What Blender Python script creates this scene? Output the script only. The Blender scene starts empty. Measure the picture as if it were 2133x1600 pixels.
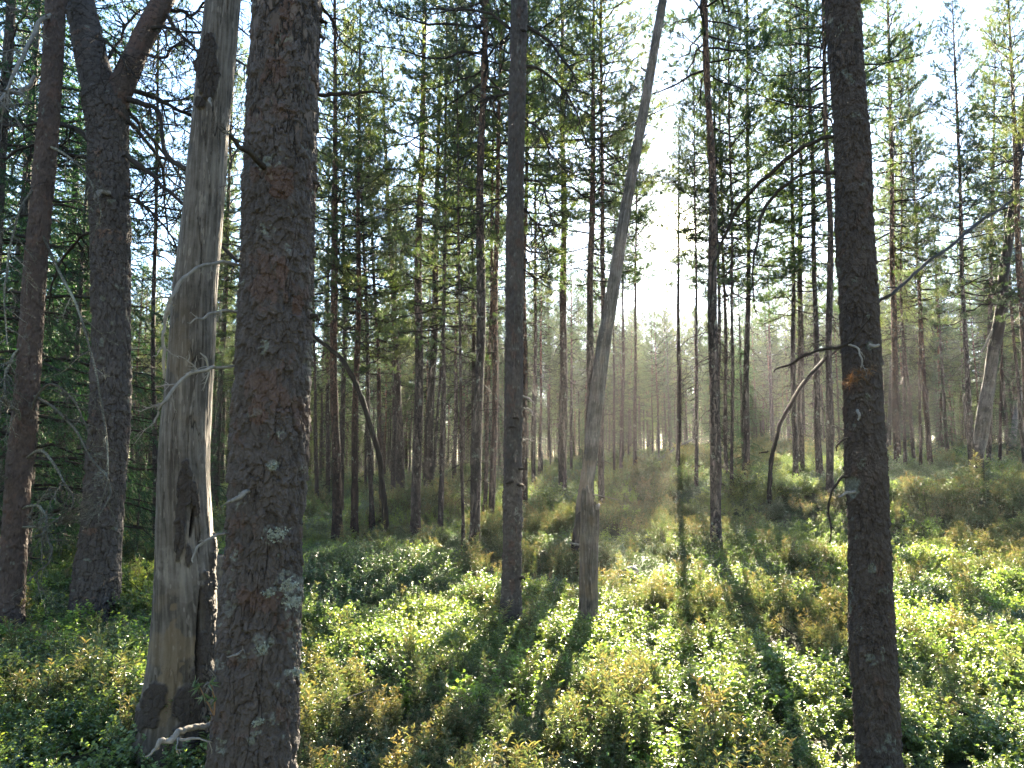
import bpy, math, random
import numpy as np
from mathutils import Vector, Matrix

# ------------------------------------------------------------------ camera, sky, sun, exposure
SC = bpy.context.scene
COL = SC.collection
R = math.radians
EYE = np.array([0.0, 0.0, 1.72])
TILT = R(6.0)
FPX = 1602.0                      # focal length in pixels of the 2133 px wide photograph
cam = bpy.data.cameras.new('camera'); cam.sensor_width = 36; cam.lens = 36 * FPX / 2133
cam.clip_end = 2000; cam.clip_start = 0.05
camo = bpy.data.objects.new('camera', cam); COL.objects.link(camo)
camo.location = EYE; camo.rotation_euler = (R(90) + TILT, 0, 0)
SC.camera = camo

def ray(px, py):
    u = (px - 1066.5) / FPX; v = (800 - py) / FPX
    return np.array([u, math.cos(TILT) - v * math.sin(TILT), math.sin(TILT) + v * math.cos(TILT)])
def at(px, py, Y):
    d = ray(px, py); return EYE + d * (Y / d[1])

sd = ray(1405, 480); sd /= np.linalg.norm(sd)
SUN_EL = math.asin(sd[2]); SUN_AZ = math.atan2(sd[0], sd[1])
SC.view_settings.view_transform = 'Standard'; SC.view_settings.look = 'None'
SC.view_settings.gamma = 1; SC.view_settings.exposure = 3.85
w = bpy.data.worlds.new('World'); SC.world = w; w.use_nodes = True
nt = w.node_tree; N = nt.nodes; N.clear()
sky = N.new('ShaderNodeTexSky'); sky.sky_type = 'NISHITA'; sky.sun_disc = False
sky.sun_elevation = SUN_EL; sky.sun_rotation = SUN_AZ
sky.air_density = 0.9; sky.dust_density = 0.12; sky.ozone_density = 1.5
bg = N.new('ShaderNodeBackground'); bg.inputs['Strength'].default_value = 0.05
out = N.new('ShaderNodeOutputWorld')
nt.links.new(sky.outputs[0], bg.inputs[0])
# bright aureole of the sky round the low sun
geo = N.new('ShaderNodeTexCoord')
dot = N.new('ShaderNodeVectorMath'); dot.operation = 'DOT_PRODUCT'; dot.inputs[1].default_value = tuple(sd)
nt.links.new(geo.outputs['Generated'], dot.inputs[0])
def aureole(power, strength, col):
    cl = N.new('ShaderNodeMath'); cl.operation = 'MAXIMUM'; cl.inputs[1].default_value = 0
    nt.links.new(dot.outputs['Value'], cl.inputs[0])
    p = N.new('ShaderNodeMath'); p.operation = 'POWER'; p.inputs[1].default_value = power
    nt.links.new(cl.outputs[0], p.inputs[0])
    m = N.new('ShaderNodeMath'); m.operation = 'MULTIPLY'; m.inputs[1].default_value = strength
    nt.links.new(p.outputs[0], m.inputs[0])
    b = N.new('ShaderNodeBackground'); b.inputs['Color'].default_value = (*col, 1)
    nt.links.new(m.outputs[0], b.inputs['Strength'])
    return b
a1 = aureole(9000, 30.0, (1, .88, .66)); a2 = aureole(700, 0.25, (1, .92, .78))
ad = N.new('ShaderNodeAddShader'); ad2 = N.new('ShaderNodeAddShader')
nt.links.new(bg.outputs[0], ad.inputs[0]); nt.links.new(a1.outputs[0], ad.inputs[1])
nt.links.new(ad.outputs[0], ad2.inputs[0]); nt.links.new(a2.outputs[0], ad2.inputs[1])
nt.links.new(ad2.outputs[0], out.inputs[0])

sl = bpy.data.lights.new('sun', 'SUN'); sl.energy = 5.0; sl.angle = R(0.5); sl.color = (1, .86, .64)
so = bpy.data.objects.new('sun', sl); COL.objects.link(so)
so.rotation_euler = Vector(-sd).to_track_quat('-Z', 'Y').to_euler()

cy = SC.cycles
cy.max_bounces = 6; cy.diffuse_bounces = 3; cy.glossy_bounces = 2; cy.transmission_bounces = 3
cy.volume_bounces = 0; cy.transparent_max_bounces = 8
cy.sample_clamp_indirect = 1.0; cy.sample_clamp_direct = 3.0; cy.use_denoising = True
cy.caustics_reflective = False; cy.caustics_refractive = False

# ------------------------------------------------------------------ helpers
def tag(o, label=None, cat=None, group=None, kind=None):
    if label: o['label'] = label
    if cat: o['category'] = cat
    if group: o['group'] = group
    if kind: o['kind'] = kind
    return o

def h3(ix, iy, iz, seed):
    n = (ix.astype(np.int64) * 73856093) ^ (iy.astype(np.int64) * 19349663) ^ (iz.astype(np.int64) * 83492791) ^ (seed * 2654435761 & 0x7fffffff)
    n = (n ^ (n >> 13)) * 1274126177 & 0x7fffffff
    n = (n ^ (n >> 16)) * 668265263 & 0x7fffffff
    return ((n >> 8) & 0xffff) / 65535.0
def vnoise(p, f=1.0, seed=0):
    """smooth value noise in 0..1"""
    q = np.asarray(p, float) * f; i = np.floor(q).astype(np.int64); t = q - i; t = t * t * (3 - 2 * t)
    r = 0
    for a in (0, 1):
        for b in (0, 1):
            for c in (0, 1):
                wgt = (t[..., 0] if a else 1 - t[..., 0]) * (t[..., 1] if b else 1 - t[..., 1]) * (t[..., 2] if c else 1 - t[..., 2])
                r = r + wgt * h3(i[..., 0] + a, i[..., 1] + b, i[..., 2] + c, seed)
    return r
def fbm(p, f=1.0, seed=0, octs=3):
    r = 0; a = 1; s = 0
    for k in range(octs):
        r = r + a * vnoise(p, f * 2 ** k, seed + k * 17); s += a; a *= .5
    return r / s
def sstep(x, a, b):
    t = np.clip((x - a) / (b - a), 0, 1); return t * t * (3 - 2 * t)

class MB:
    """collects geometry for ONE mesh"""
    def __init__(s): s.v = []; s.f = []; s.n = 0; s.att = {}
    def add(s, v, faces, mat=0):
        v = np.asarray(v, float).reshape(-1, 3); faces = np.asarray(faces, np.int64)
        if len(v) == 0 or len(faces) == 0: return s
        s.v.append(v); s.f.append((faces + s.n, mat)); s.n += len(v); return s
    def mesh(s, name, mats, smooth=True):
        me = bpy.data.meshes.new(name)
        V = np.concatenate(s.v) if s.v else np.zeros((0, 3))
        me.vertices.add(len(V)); me.vertices.foreach_set('co', V.astype(np.float32).ravel())
        loops = np.concatenate([f.ravel() for f, m in s.f]).astype(np.int32)
        tot = np.concatenate([np.full(len(f), f.shape[1]) for f, m in s.f]).astype(np.int32)
        mi = np.concatenate([np.full(len(f), m) for f, m in s.f]).astype(np.int32)
        me.loops.add(len(loops)); me.loops.foreach_set('vertex_index', loops)
        me.polygons.add(len(tot))
        me.polygons.foreach_set('loop_start', (np.cumsum(tot) - tot).astype(np.int32))
        me.polygons.foreach_set('loop_total', tot)
        me.polygons.foreach_set('material_index', mi)
        me.polygons.foreach_set('use_smooth', np.full(len(tot), smooth, bool))
        for m in mats: me.materials.append(m)
        for k, a in s.att.items():
            at_ = me.attributes.new(k, 'FLOAT', 'POINT'); at_.data.foreach_set('value', np.asarray(a, np.float32).ravel())
        me.update(calc_edges=True)
        return me
    def build(s, name, mats, parent=None, smooth=True):
        if not isinstance(mats, (list, tuple)): mats = [mats]
        o = bpy.data.objects.new(name, s.mesh(name, mats, smooth)); COL.objects.link(o)
        if parent: o.parent = parent
        return o

def nrm(v): return v / np.maximum(np.linalg.norm(v, axis=-1, keepdims=True), 1e-9)

def tubes(P, r, sides=4, cap=True):
    """P (n,k,3), r (n,k) -> verts, quads of n tubes"""
    P = np.asarray(P, float); r = np.asarray(r, float)
    if P.ndim == 2: P = P[None]; r = r[None]
    n, k, _ = P.shape
    T = np.gradient(P, axis=1); T = nrm(T)
    ref = np.where(np.abs(T[..., 2:3]) > .9, np.array([1., 0, 0]), np.array([0, 0, 1.]))
    ref = np.broadcast_to(ref[:, :1], T.shape)
    A = nrm(np.cross(T, ref)); B = np.cross(T, A)
    th = np.arange(sides) * 2 * math.pi / sides
    V = P[:, :, None] + r[..., None, None] * (A[:, :, None] * np.cos(th)[:, None] + B[:, :, None] * np.sin(th)[:, None])
    V = V.reshape(-1, 3)
    i = (np.arange(n)[:, None, None] * k + np.arange(k - 1)[None, :, None]) * sides
    j = np.arange(sides)[None, None, :]; j2 = (j + 1) % sides
    F = np.stack([i + j, i + j2, i + sides + j2, i + sides + j], -1).reshape(-1, 4)
    return V, F

def spline(pts, n):
    """smooth curve of n points through control points (rows may carry extra columns)"""
    P = np.asarray(pts, float); m = len(P)
    t = np.linspace(0, m - 1, n); i = np.clip(t.astype(int), 0, m - 2); u = (t - i)[:, None]
    g = lambda k: P[np.clip(k, 0, m - 1)]
    p0, p1, p2, p3 = g(i - 1), g(i), g(i + 1), g(i + 2)
    return .5 * (2 * p1 + (p2 - p0) * u + (2 * p0 - 5 * p1 + 4 * p2 - p3) * u ** 2 + (3 * p1 - p0 - 3 * p2 + p3) * u ** 3)

def needles(rng, pos, dirs, n, length, width, spread=(.45, 1.1), along=.05):
    """n thin blades round each shoot: pos (m,3), dirs (m,3)"""
    m = len(pos); d = nrm(dirs)
    ref = np.where(np.abs(d[:, 2:3]) > .9, np.array([1., 0, 0]), np.array([0, 0, 1.]))
    A = nrm(np.cross(d, ref)); B = np.cross(d, A)
    th = rng.uniform(0, 2 * math.pi, (m, n, 1)); sp = rng.uniform(*spread, (m, n, 1))
    side = A[:, None] * np.cos(th) + B[:, None] * np.sin(th)
    nd = d[:, None] * np.cos(sp) + side * np.sin(sp)
    L = length * rng.uniform(.7, 1.15, (m, n, 1))
    base = pos[:, None] + d[:, None] * rng.uniform(-along, along, (m, n, 1))
    wv = nrm(np.cross(nd, rng.normal(size=(m, n, 3)))) * width * .5
    V = np.stack([base - wv, base + wv, base + nd * L], 2).reshape(-1, 3)
    return V, np.arange(m * n * 3).reshape(-1, 3)

# ------------------------------------------------------------------ materials
def newmat(name):
    m = bpy.data.materials.new(name); m.use_nodes = True; t = m.node_tree; t.nodes.clear()
    o = t.nodes.new('ShaderNodeOutputMaterial'); return m, t, o
def node(t, kind, ins=None, **props):
    n = t.nodes.new(kind)
    for k, v in props.items(): setattr(n, k, v)
    for k, v in (ins or {}).items():
        if isinstance(v, bpy.types.NodeSocket): t.links.new(v, n.inputs[k])
        else: n.inputs[k].default_value = v
    return n
def ramp(t, fac, stops):
    n = t.nodes.new('ShaderNodeValToRGB'); e = n.color_ramp.elements
    while len(e) < len(stops): e.new(.5)
    for k, (p, c) in enumerate(stops): e[k].position = p; e[k].color = (*c, 1)
    t.links.new(fac, n.inputs[0]); return n.outputs[0]
def mixc(t, fac, a, b, mode='MIX'):
    n = t.nodes.new('ShaderNodeMix'); n.data_type = 'RGBA'; n.blend_type = mode
    for k, v in ((0, fac), (6, a), (7, b)):
        if isinstance(v, bpy.types.NodeSocket): t.links.new(v, n.inputs[k])
        else: n.inputs[k].default_value = v if not isinstance(v, tuple) else (*v, 1)
    return n.outputs[2]

def leaf_mat(name, stops, trans, tmix=.45, rough=.42, spec=.5, nscale=1.5, tipz=0.0):
    m, t, o = newmat(name)
    oi = node(t, 'ShaderNodeObjectInfo'); g = node(t, 'ShaderNodeNewGeometry')
    tc = node(t, 'ShaderNodeTexCoord')
    nz = node(t, 'ShaderNodeTexNoise', {'Scale': nscale, 'Detail': 2, 'Vector': g.outputs['Position']})
    ri = node(t, 'ShaderNodeMath', {0: g.outputs['Random Per Island'], 1: .45}, operation='MULTIPLY')
    s = node(t, 'ShaderNodeMath', {0: oi.outputs['Random'], 1: .3, 2: ri.outputs[0]}, operation='MULTIPLY_ADD')
    s2 = node(t, 'ShaderNodeMath', {0: nz.outputs[0], 1: .7, 2: s.outputs[0]}, operation='MULTIPLY_ADD')
    s3 = node(t, 'ShaderNodeMath', {0: s2.outputs[0], 1: .2}, operation='SUBTRACT')
    f_ = s3.outputs[0]
    if tipz:                                     # young tips coloured differently from the old leaves below
        sz = node(t, 'ShaderNodeSeparateXYZ', {0: tc.outputs['Object']})
        zc_ = node(t, 'ShaderNodeMapRange', {0: sz.outputs[2], 1: .12, 2: .50, 3: -.12, 4: tipz})
        f_ = node(t, 'ShaderNodeMath', {0: f_, 1: zc_.outputs[0]}, operation='ADD').outputs[0]
    c = ramp(t, f_, stops)
    tcx = mixc(t, 1.0, c, trans, 'MULTIPLY')
    p = node(t, 'ShaderNodeBsdfPrincipled', {'Base Color': c, 'Roughness': rough, 'Specular IOR Level': spec})
    tr = node(t, 'ShaderNodeBsdfTranslucent', {'Color': tcx})
    mx = node(t, 'ShaderNodeMixShader', {0: tmix, 1: p.outputs[0], 2: tr.outputs[0]})
    t.links.new(mx.outputs[0], o.inputs[0]); return m

M_needle = leaf_mat('pine_needles', [(0, (.014, .034, .020)), (.5, (.033, .064, .027)), (1, (.105, .125, .040))], (2.7, 2.4, 1.0), .42, .42)
M_spruce = leaf_mat('spruce_needles', [(0, (.012, .030, .016)), (.6, (.025, .060, .025)), (1, (.05, .10, .03))], (2.2, 2.8, 1.2), .3, .5)
M_bil = leaf_mat('bilberry_leaves', [(0, (.046, .086, .036)), (.5, (.098, .160, .050)), (1, (.27, .31, .075))], (2.3, 2.2, 1.0), .4, .32, .7)
M_ling = leaf_mat('lingonberry_leaves', [(0, (.036, .070, .037)), (.6, (.074, .125, .053)), (1, (.18, .22, .07))], (2.0, 2.2, 1.0), .25, .28, .9)
M_ros = leaf_mat('marsh_tea_leaves', [(0, (.045, .085, .035)), (.5, (.090, .130, .048)), (.8, (.17, .15, .055)), (1, (.25, .18, .075))], (1.6, 1.6, 1.0), .33, .36, .6, 1.5, .36)
M_brown = leaf_mat('dead_needles', [(0, (.10, .05, .02)), (1, (.22, .12, .05))], (1.6, 1.4, 1.0), .3, .5)

def bark_mat(name, low, high, z0=4.0, z1=8.0, scale=18, crack=(.02, .016, .013), bumpd=.02, grey=None):
    """bark for the trees of the middle distance: elongated plates, warmer towards the crown"""
    m, t, o = newmat(name)
    tc = node(t, 'ShaderNodeTexCoord'); oi = node(t, 'ShaderNodeObjectInfo')
    mp = node(t, 'ShaderNodeMapping', {'Vector': tc.outputs['Object'], 'Scale': (1, 1, .35)})
    nz = node(t, 'ShaderNodeTexNoise', {'Vector': mp.outputs[0], 'Scale': scale * 1.3, 'Detail': 4})
    wv = node(t, 'ShaderNodeMix', {0: .12}, data_type='RGBA'); t.links.new(mp.outputs[0], wv.inputs[6]); t.links.new(nz.outputs['Color'], wv.inputs[7])
    vo = node(t, 'ShaderNodeTexVoronoi', {'Vector': wv.outputs[2], 'Scale': scale}, feature='DISTANCE_TO_EDGE')
    vc = node(t, 'ShaderNodeTexVoronoi', {'Vector': wv.outputs[2], 'Scale': scale}, feature='F1')
    big = node(t, 'ShaderNodeTexNoise', {'Vector': tc.outputs['Object'], 'Scale': 3.0, 'Detail': 3})
    sx = node(t, 'ShaderNodeSeparateXYZ', {0: tc.outputs['Object']})
    zz = node(t, 'ShaderNodeMath', {0: big.outputs[0], 1: 3.0, 2: sx.outputs[2]}, operation='MULTIPLY_ADD')
    hr = node(t, 'ShaderNodeMapRange', {0: zz.outputs[0], 1: z0 + 1.5, 2: z1 + 1.5, 3: 0, 4: 1})
    c = mixc(t, hr.outputs[0], low, high)
    tone = node(t, 'ShaderNodeMapRange', {0: vc.outputs['Color'], 1: 0, 2: 1, 3: .6, 4: 1.35})
    c = mixc(t, 1.0, c, tone.outputs[0], 'MULTIPLY')
    tn2 = node(t, 'ShaderNodeMapRange', {0: oi.outputs['Random'], 1: 0, 2: 1, 3: .75, 4: 1.25})
    c = mixc(t, 1.0, c, tn2.outputs[0], 'MULTIPLY')
    ln = node(t, 'ShaderNodeTexNoise', {'Vector': tc.outputs['Object'], 'Scale': 9.0, 'Detail': 5})
    lf = node(t, 'ShaderNodeMapRange', {0: ln.outputs[0], 1: .6, 2: .68, 3: 0, 4: .7})
    c = mixc(t, lf.outputs[0], c, (.22, .24, .19))
    ck = node(t, 'ShaderNodeMapRange', {0: vo.outputs['Distance'], 1: 0, 2: .14, 3: 0, 4: 1})
    c = mixc(t, ck.outputs[0], crack, c)
    hgt = node(t, 'ShaderNodeMath', {0: ck.outputs[0], 1: nz.outputs[0]}, operation='ADD')
    b = node(t, 'ShaderNodeBump', {'Height': hgt.outputs[0], 'Distance': bumpd, 'Strength': 1.0})
    p = node(t, 'ShaderNodeBsdfPrincipled', {'Base Color': c, 'Roughness': .85, 'Normal': b.outputs[0], 'Specular IOR Level': .25})
    t.links.new(p.outputs[0], o.inputs[0]); return m
M_bark = bark_mat('pine_bark', (.080, .062, .053), (.150, .082, .050))
M_barkr = bark_mat('red_pine_bark', (0.072, 0.047, 0.037), (0.156, 0.082, 0.048), 2.0, 6.0)
M_barks = bark_mat('spruce_bark', (.085, .070, .058), (.09, .07, .058), 30, 40, 30)

def wood_mat(name, stops, scale=10, stretch=.08, bump=.006, rough=.75):
    m, t, o = newmat(name)
    tc = node(t, 'ShaderNodeTexCoord')
    mp = node(t, 'ShaderNodeMapping', {'Vector': tc.outputs['Object'], 'Scale': (1, 1, stretch), 'Rotation': (.08, .05, 0)})
    nz = node(t, 'ShaderNodeTexNoise', {'Vector': mp.outputs[0], 'Scale': scale * 5, 'Detail': 5, 'Roughness': .65})
    big = node(t, 'ShaderNodeTexNoise', {'Vector': tc.outputs['Object'], 'Scale': 1.7, 'Detail': 4})
    s = node(t, 'ShaderNodeMath', {0: nz.outputs[0], 1: .55, 2: 0}, operation='MULTIPLY_ADD')
    s2 = node(t, 'ShaderNodeMath', {0: big.outputs[0], 1: .5, 2: s.outputs[0]}, operation='MULTIPLY_ADD')
    c = ramp(t, s2.outputs[0], stops)
    b = node(t, 'ShaderNodeBump', {'Height': nz.outputs[0], 'Distance': bump, 'Strength': .8})
    p = node(t, 'ShaderNodeBsdfPrincipled', {'Base Color': c, 'Roughness': rough, 'Normal': b.outputs[0], 'Specular IOR Level': .12})
    t.links.new(p.outputs[0], o.inputs[0]); return m
M_dead = wood_mat('dead_grey_wood', [(.3, (0.056, 0.050, 0.044)), (.5, (0.160, 0.148, 0.132)), (.7, (0.272, 0.248, 0.216))])
M_twig = wood_mat('dark_dead_twigs', [(.3, (0.012, 0.009, 0.008)), (.55, (0.030, 0.024, 0.019)), (.8, (0.072, 0.061, 0.050))])
M_lichtwig = wood_mat('lichen_covered_twigs', [(.35, (.03, .026, .02)), (.52, (.075, .07, .055)), (.66, (.24, .24, .19))], 12, 1.0)
M_stem = wood_mat('shrub_stems', [(.3, (.04, .045, .02)), (.7, (.13, .10, .045))])

def attr_bark(name, c_crack, c_low, c_high, c_red, c_lichen):
    """near trunks: colours follow the modelled plates (attributes tone, crack, red, lichen)"""
    m, t, o = newmat(name)
    A = lambda n: node(t, 'ShaderNodeAttribute', attribute_name=n).outputs['Fac']
    tc = node(t, 'ShaderNodeTexCoord')
    f = node(t, 'ShaderNodeTexNoise', {'Vector': tc.outputs['Object'], 'Scale': 140, 'Detail': 5, 'Roughness': .7})
    f2 = node(t, 'ShaderNodeTexNoise', {'Vector': tc.outputs['Object'], 'Scale': 22, 'Detail': 6, 'Roughness': .7})
    tf = node(t, 'ShaderNodeMath', {0: f2.outputs[0], 1: .8, 2: A('tone')}, operation='MULTIPLY_ADD')
    tf2 = node(t, 'ShaderNodeMath', {0: tf.outputs[0], 1: .4}, operation='SUBTRACT')
    c = ramp(t, tf2.outputs[0], [(0, c_low), (.5, tuple((a + b) / 2 for a, b in zip(c_low, c_high))), (1, c_high)])
    c = mixc(t, A('red'), c, c_red)
    c = mixc(t, A('crack'), c, c_crack)
    lr = ramp(t, f.outputs[0], [(.35, tuple(.35 * x for x in c_lichen)), (.6, c_lichen)])
    c = mixc(t, A('lichen'), c, lr)
    b = node(t, 'ShaderNodeBump', {'Height': f.outputs[0], 'Distance': .006, 'Strength': .9})
    b2 = node(t, 'ShaderNodeBump', {'Height': f2.outputs[0], 'Distance': .012, 'Strength': .6, 'Normal': b.outputs[0]})
    p = node(t, 'ShaderNodeBsdfPrincipled', {'Base Color': c, 'Roughness': .8, 'Normal': b2.outputs[0], 'Specular IOR Level': .3})
    t.links.new(p.outputs[0], o.inputs[0]); return m
M_nbark = attr_bark('flaky_pine_bark', (0.014, 0.010, 0.008), (0.030, 0.025, 0.022), (0.085, 0.071, 0.066), (0.094, 0.043, 0.027), (0.216, 0.238, 0.202))
M_rbark = attr_bark('brown_pine_bark', (0.012, 0.008, 0.006), (0.023, 0.018, 0.016), (0.068, 0.053, 0.045), (0.072, 0.036, 0.023), (0.173, 0.194, 0.158))
M_fbark = attr_bark('plated_pine_bark', (0.015, 0.011, 0.010), (0.031, 0.026, 0.024), (0.087, 0.074, 0.069), (0.154, 0.084, 0.056), (0.210, 0.231, 0.189))
M_redn = attr_bark('reddish_pine_bark', (0.022, 0.013, 0.010), (0.032, 0.024, 0.021), (0.090, 0.063, 0.053), (0.101, 0.052, 0.036), (0.216, 0.238, 0.194))
M_snag = attr_bark('weathered_snag_wood', (0.015, 0.011, 0.010), (0.046, 0.037, 0.029), (0.178, 0.154, 0.132), (0.197, 0.139, 0.078), (0.041, 0.031, 0.026))

# forest floor
def floor_mat():
    m, t, o = newmat('moss_and_litter')
    g = node(t, 'ShaderNodeNewGeometry')
    a = node(t, 'ShaderNodeTexNoise', {'Vector': g.outputs['Position'], 'Scale': 1.2, 'Detail': 6})
    b = node(t, 'ShaderNodeTexNoise', {'Vector': g.outputs['Position'], 'Scale': 24, 'Detail': 6, 'Roughness': .7})
    s = node(t, 'ShaderNodeMath', {0: a.outputs[0], 1: b.outputs[0]}, operation='ADD')
    h = node(t, 'ShaderNodeMath', {0: s.outputs[0], 1: .5}, operation='MULTIPLY')
    c = ramp(t, h.outputs[0], [(.35, (.022, .028, .010)), (.5, (.045, .065, .018)), (.62, (.10, .085, .035))])
    bm = node(t, 'ShaderNodeBump', {'Height': b.outputs[0], 'Distance': .05})
    p = node(t, 'ShaderNodeBsdfPrincipled', {'Base Color': c, 'Roughness': .95, 'Normal': bm.outputs[0]})
    t.links.new(p.outputs[0], o.inputs[0]); return m
M_floor = floor_mat()

# ------------------------------------------------------------------ terrain
def ground(x, y):
    x = np.asarray(x, float); y = np.asarray(y, float)
    d = np.hypot(x, y)
    az = np.arctan2(x, np.maximum(y, 1e-3))
    side = sstep(az, R(-14), R(20))
    z = (0.10 + 1.35 * side) * sstep(y, 10.5, 22)
    z = z + (0.25 + .9 * side) * sstep(y, 22, 60) + .012 * np.maximum(y - 60, 0)
    z = z + .12 * sstep(y, 3, 9) * sstep(-np.abs(x + 1.5), -2.5, -.2)
    p = np.stack([x, y, 0 * x], -1)
    z = z + (vnoise(p, .45, 3) - .5) * .32 * sstep(d, 2, 8) + (vnoise(p, 1.7, 4) - .5) * .10
    return z
def drop(px, py, lift=.22):
    """where the line of sight through a pixel meets the plants that top the ground"""
    d = ray(px, py); t = np.linspace(1.5, 75, 6000); P = EYE + d * t[:, None]
    below = P[:, 2] <= ground(P[:, 0], P[:, 1]) + lift
    k = int(np.argmax(below)) if below.any() else len(t) - 1
    if not below.any(): k = int(t.searchsorted(55))
    x, y = P[k, 0], P[k, 1]
    return np.array([x, y, float(ground(x, y))])

s_ = np.linspace(-1, 1, 361); gx = np.sinh(s_ * 6.6) / np.sinh(6.6) * 420
s_ = np.linspace(-.35, 1, 420); gy = np.sinh(s_ * 6.6) / np.sinh(6.6) * 420
X, Yg = np.meshgrid(gx, gy); Z = ground(X, Yg)
b = MB(); n0, n1 = X.shape
ii = (np.arange(n0 - 1)[:, None] * n1 + np.arange(n1 - 1)[None]).ravel()
b.add(np.stack([X, Yg, Z], -1), np.stack([ii, ii + 1, ii + n1 + 1, ii + n1], -1))
tag(b.build('forest_floor', M_floor), kind='structure')

# ------------------------------------------------------------------ crowns
def pine_crown(seed, H=16., zb=6., Rm=2.2, nb=58, tuft=28, nl=.078, nw=.0105, lower_dead=True):
    rng = np.random.default_rng(seed); mb = MB()
    P6 = []; R6 = []; P4 = []; R4 = []; tp = []; td = []
    phi = rng.uniform(0, 6)
    for i in range(nb):
        t = (i + rng.uniform(0, .8)) / nb; z = zb + (H - zb - .2) * t
        phi += 2.4 + rng.normal(0, .35)
        L = Rm * (1 - t) ** .75 * (.6 + .4 * min(1, t / .2)) * rng.uniform(.55, 1.12) + .18
        el = R(-12 + 62 * t + rng.normal(0, 9)); az = np.array([math.cos(phi), math.sin(phi), 0])
        s = np.linspace(0, 1, 7)[:, None]
        bend = np.cross(az, [0, 0, 1]) * rng.normal(0, .12)
        path = np.array([0, 0, z]) + az * L * s * math.cos(el) + np.array([0, 0, 1]) * L * (math.sin(el) * s - .18 * (1 - t) * s * s + .25 * s ** 3) + bend * L * s ** 2
        path[1:] += rng.normal(0, .02 * L, (6, 3)); P6.append(path); R6.append(np.linspace(.010 + .010 * L, .004, 7))
        tan = nrm(np.gradient(path, axis=0))
        ns = int(L * 9) + 3; living = .3 if t > .2 else .45
        for q in range(ns):
            ss = living + (1 - living) * (q + rng.uniform(0, 1)) / ns
            k = ss * 6; k0 = int(min(k, 5)); p0 = path[k0] * (1 - (k - k0)) + path[k0 + 1] * (k - k0)
            tg = tan[k0]; side = nrm(np.cross(tg, [0, 0, 1.])) * (1 if q % 2 else -1)
            d = nrm(tg * rng.uniform(.5, 1) + side * rng.uniform(.5, 1.1) + np.array([0, 0, rng.uniform(-.1, .5)]))
            l = (.16 + .38 * (1 - ss) * L) * rng.uniform(.6, 1.3)
            sp = np.linspace(0, 1, 4)[:, None]
            sub = p0 + d * l * sp + np.array([0, 0, 1]) * l * .25 * sp ** 2 + rng.normal(0, .02, (4, 3)) * sp
            P4.append(sub); R4.append(np.array([.006, .005, .004, .003]))
            nt_ = max(1, int(l / .10)); u = rng.uniform(.35, 1, nt_); u[0] = 1
            base = sub[0] + (sub[3] - sub[0]) * u[:, None] + rng.normal(0, .05, (nt_, 3)) * (u[:, None] < 1)
            tp.append(base); td.append(nrm((sub[3] - sub[2])[None] + rng.normal(0, .5 * l / 3 + .03, (nt_, 3)) + np.array([0, 0, .04])))
        tp.append(path[-1:]); td.append(tan[-1:])
    v, f = tubes(np.array(P6), np.array(R6), 4); mb.add(v, f, 1)
    v, f = tubes(np.array(P4), np.array(R4), 3); mb.add(v, f, 1)
    v, f = needles(rng, np.concatenate(tp), np.concatenate(td), tuft, nl, nw); mb.add(v, f, 0)
    return mb

def twig_tree(rng, p0, d, L, r, depth=2, k=7, droop=.35, wig=.05, nsub=5, out=None):
    """dead twiggy branch: list of (path,radii)"""
    if out is None: out = []
    s = np.linspace(0, 1, k)[:, None]
    path = p0 + d * L * s + np.array([0, 0, -1.]) * L * droop * s ** 2
    path = path + np.cumsum(rng.normal(0, wig * L / k * 2, (k, 3)), 0) * np.minimum(1, s * 3)
    out.append((path, np.linspace(r, r * .3, k)))
    if depth > 0:
        tg = nrm(np.gradient(path, axis=0))
        for q in range(nsub):
            i = int(rng.integers(1, k)); side = rng.normal(size=3)
            dd = nrm(tg[i] * .8 + nrm(side - tg[i] * side.dot(tg[i])) * rng.uniform(.5, 1.1))
            twig_tree(rng, path[i], dd, L * rng.uniform(.25, .5), r * .5, depth - 1, k, droop, wig * 1.3, max(2, nsub - 1), out)
    return out
def twig_mb(mb, out, sides=4, mat=0):
    P = np.array([a for a, b_ in out]); Rr = np.array([b_ for a, b_ in out])
    v, f = tubes(P, Rr, sides); mb.add(v, f, mat); return mb

def dead_crown(seed, z0, z1, n=26, L=.9, rr=.07):
    """dry lower branches and stubs of a pine"""
    rng = np.random.default_rng(seed); out = []
    for i in range(n):
        z = rng.uniform(z0, z1); phi = rng.uniform(0, 6.283); t = (z - z0) / (z1 - z0)
        d = nrm(np.array([math.cos(phi), math.sin(phi), rng.uniform(-.45, .25)]))
        l = L * rng.uniform(.25, 1.3) * (.45 + .75 * t)
        o = np.array([0, 0, z]) + d * rr * .6
        twig_tree(rng, o, d, l, .008 + .004 * l, 2 if l > .5 else 1, 6, rng.uniform(.1, .6), .07, 4, out)
    mb = MB(); twig_mb(mb, out, 3); return mb

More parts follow.
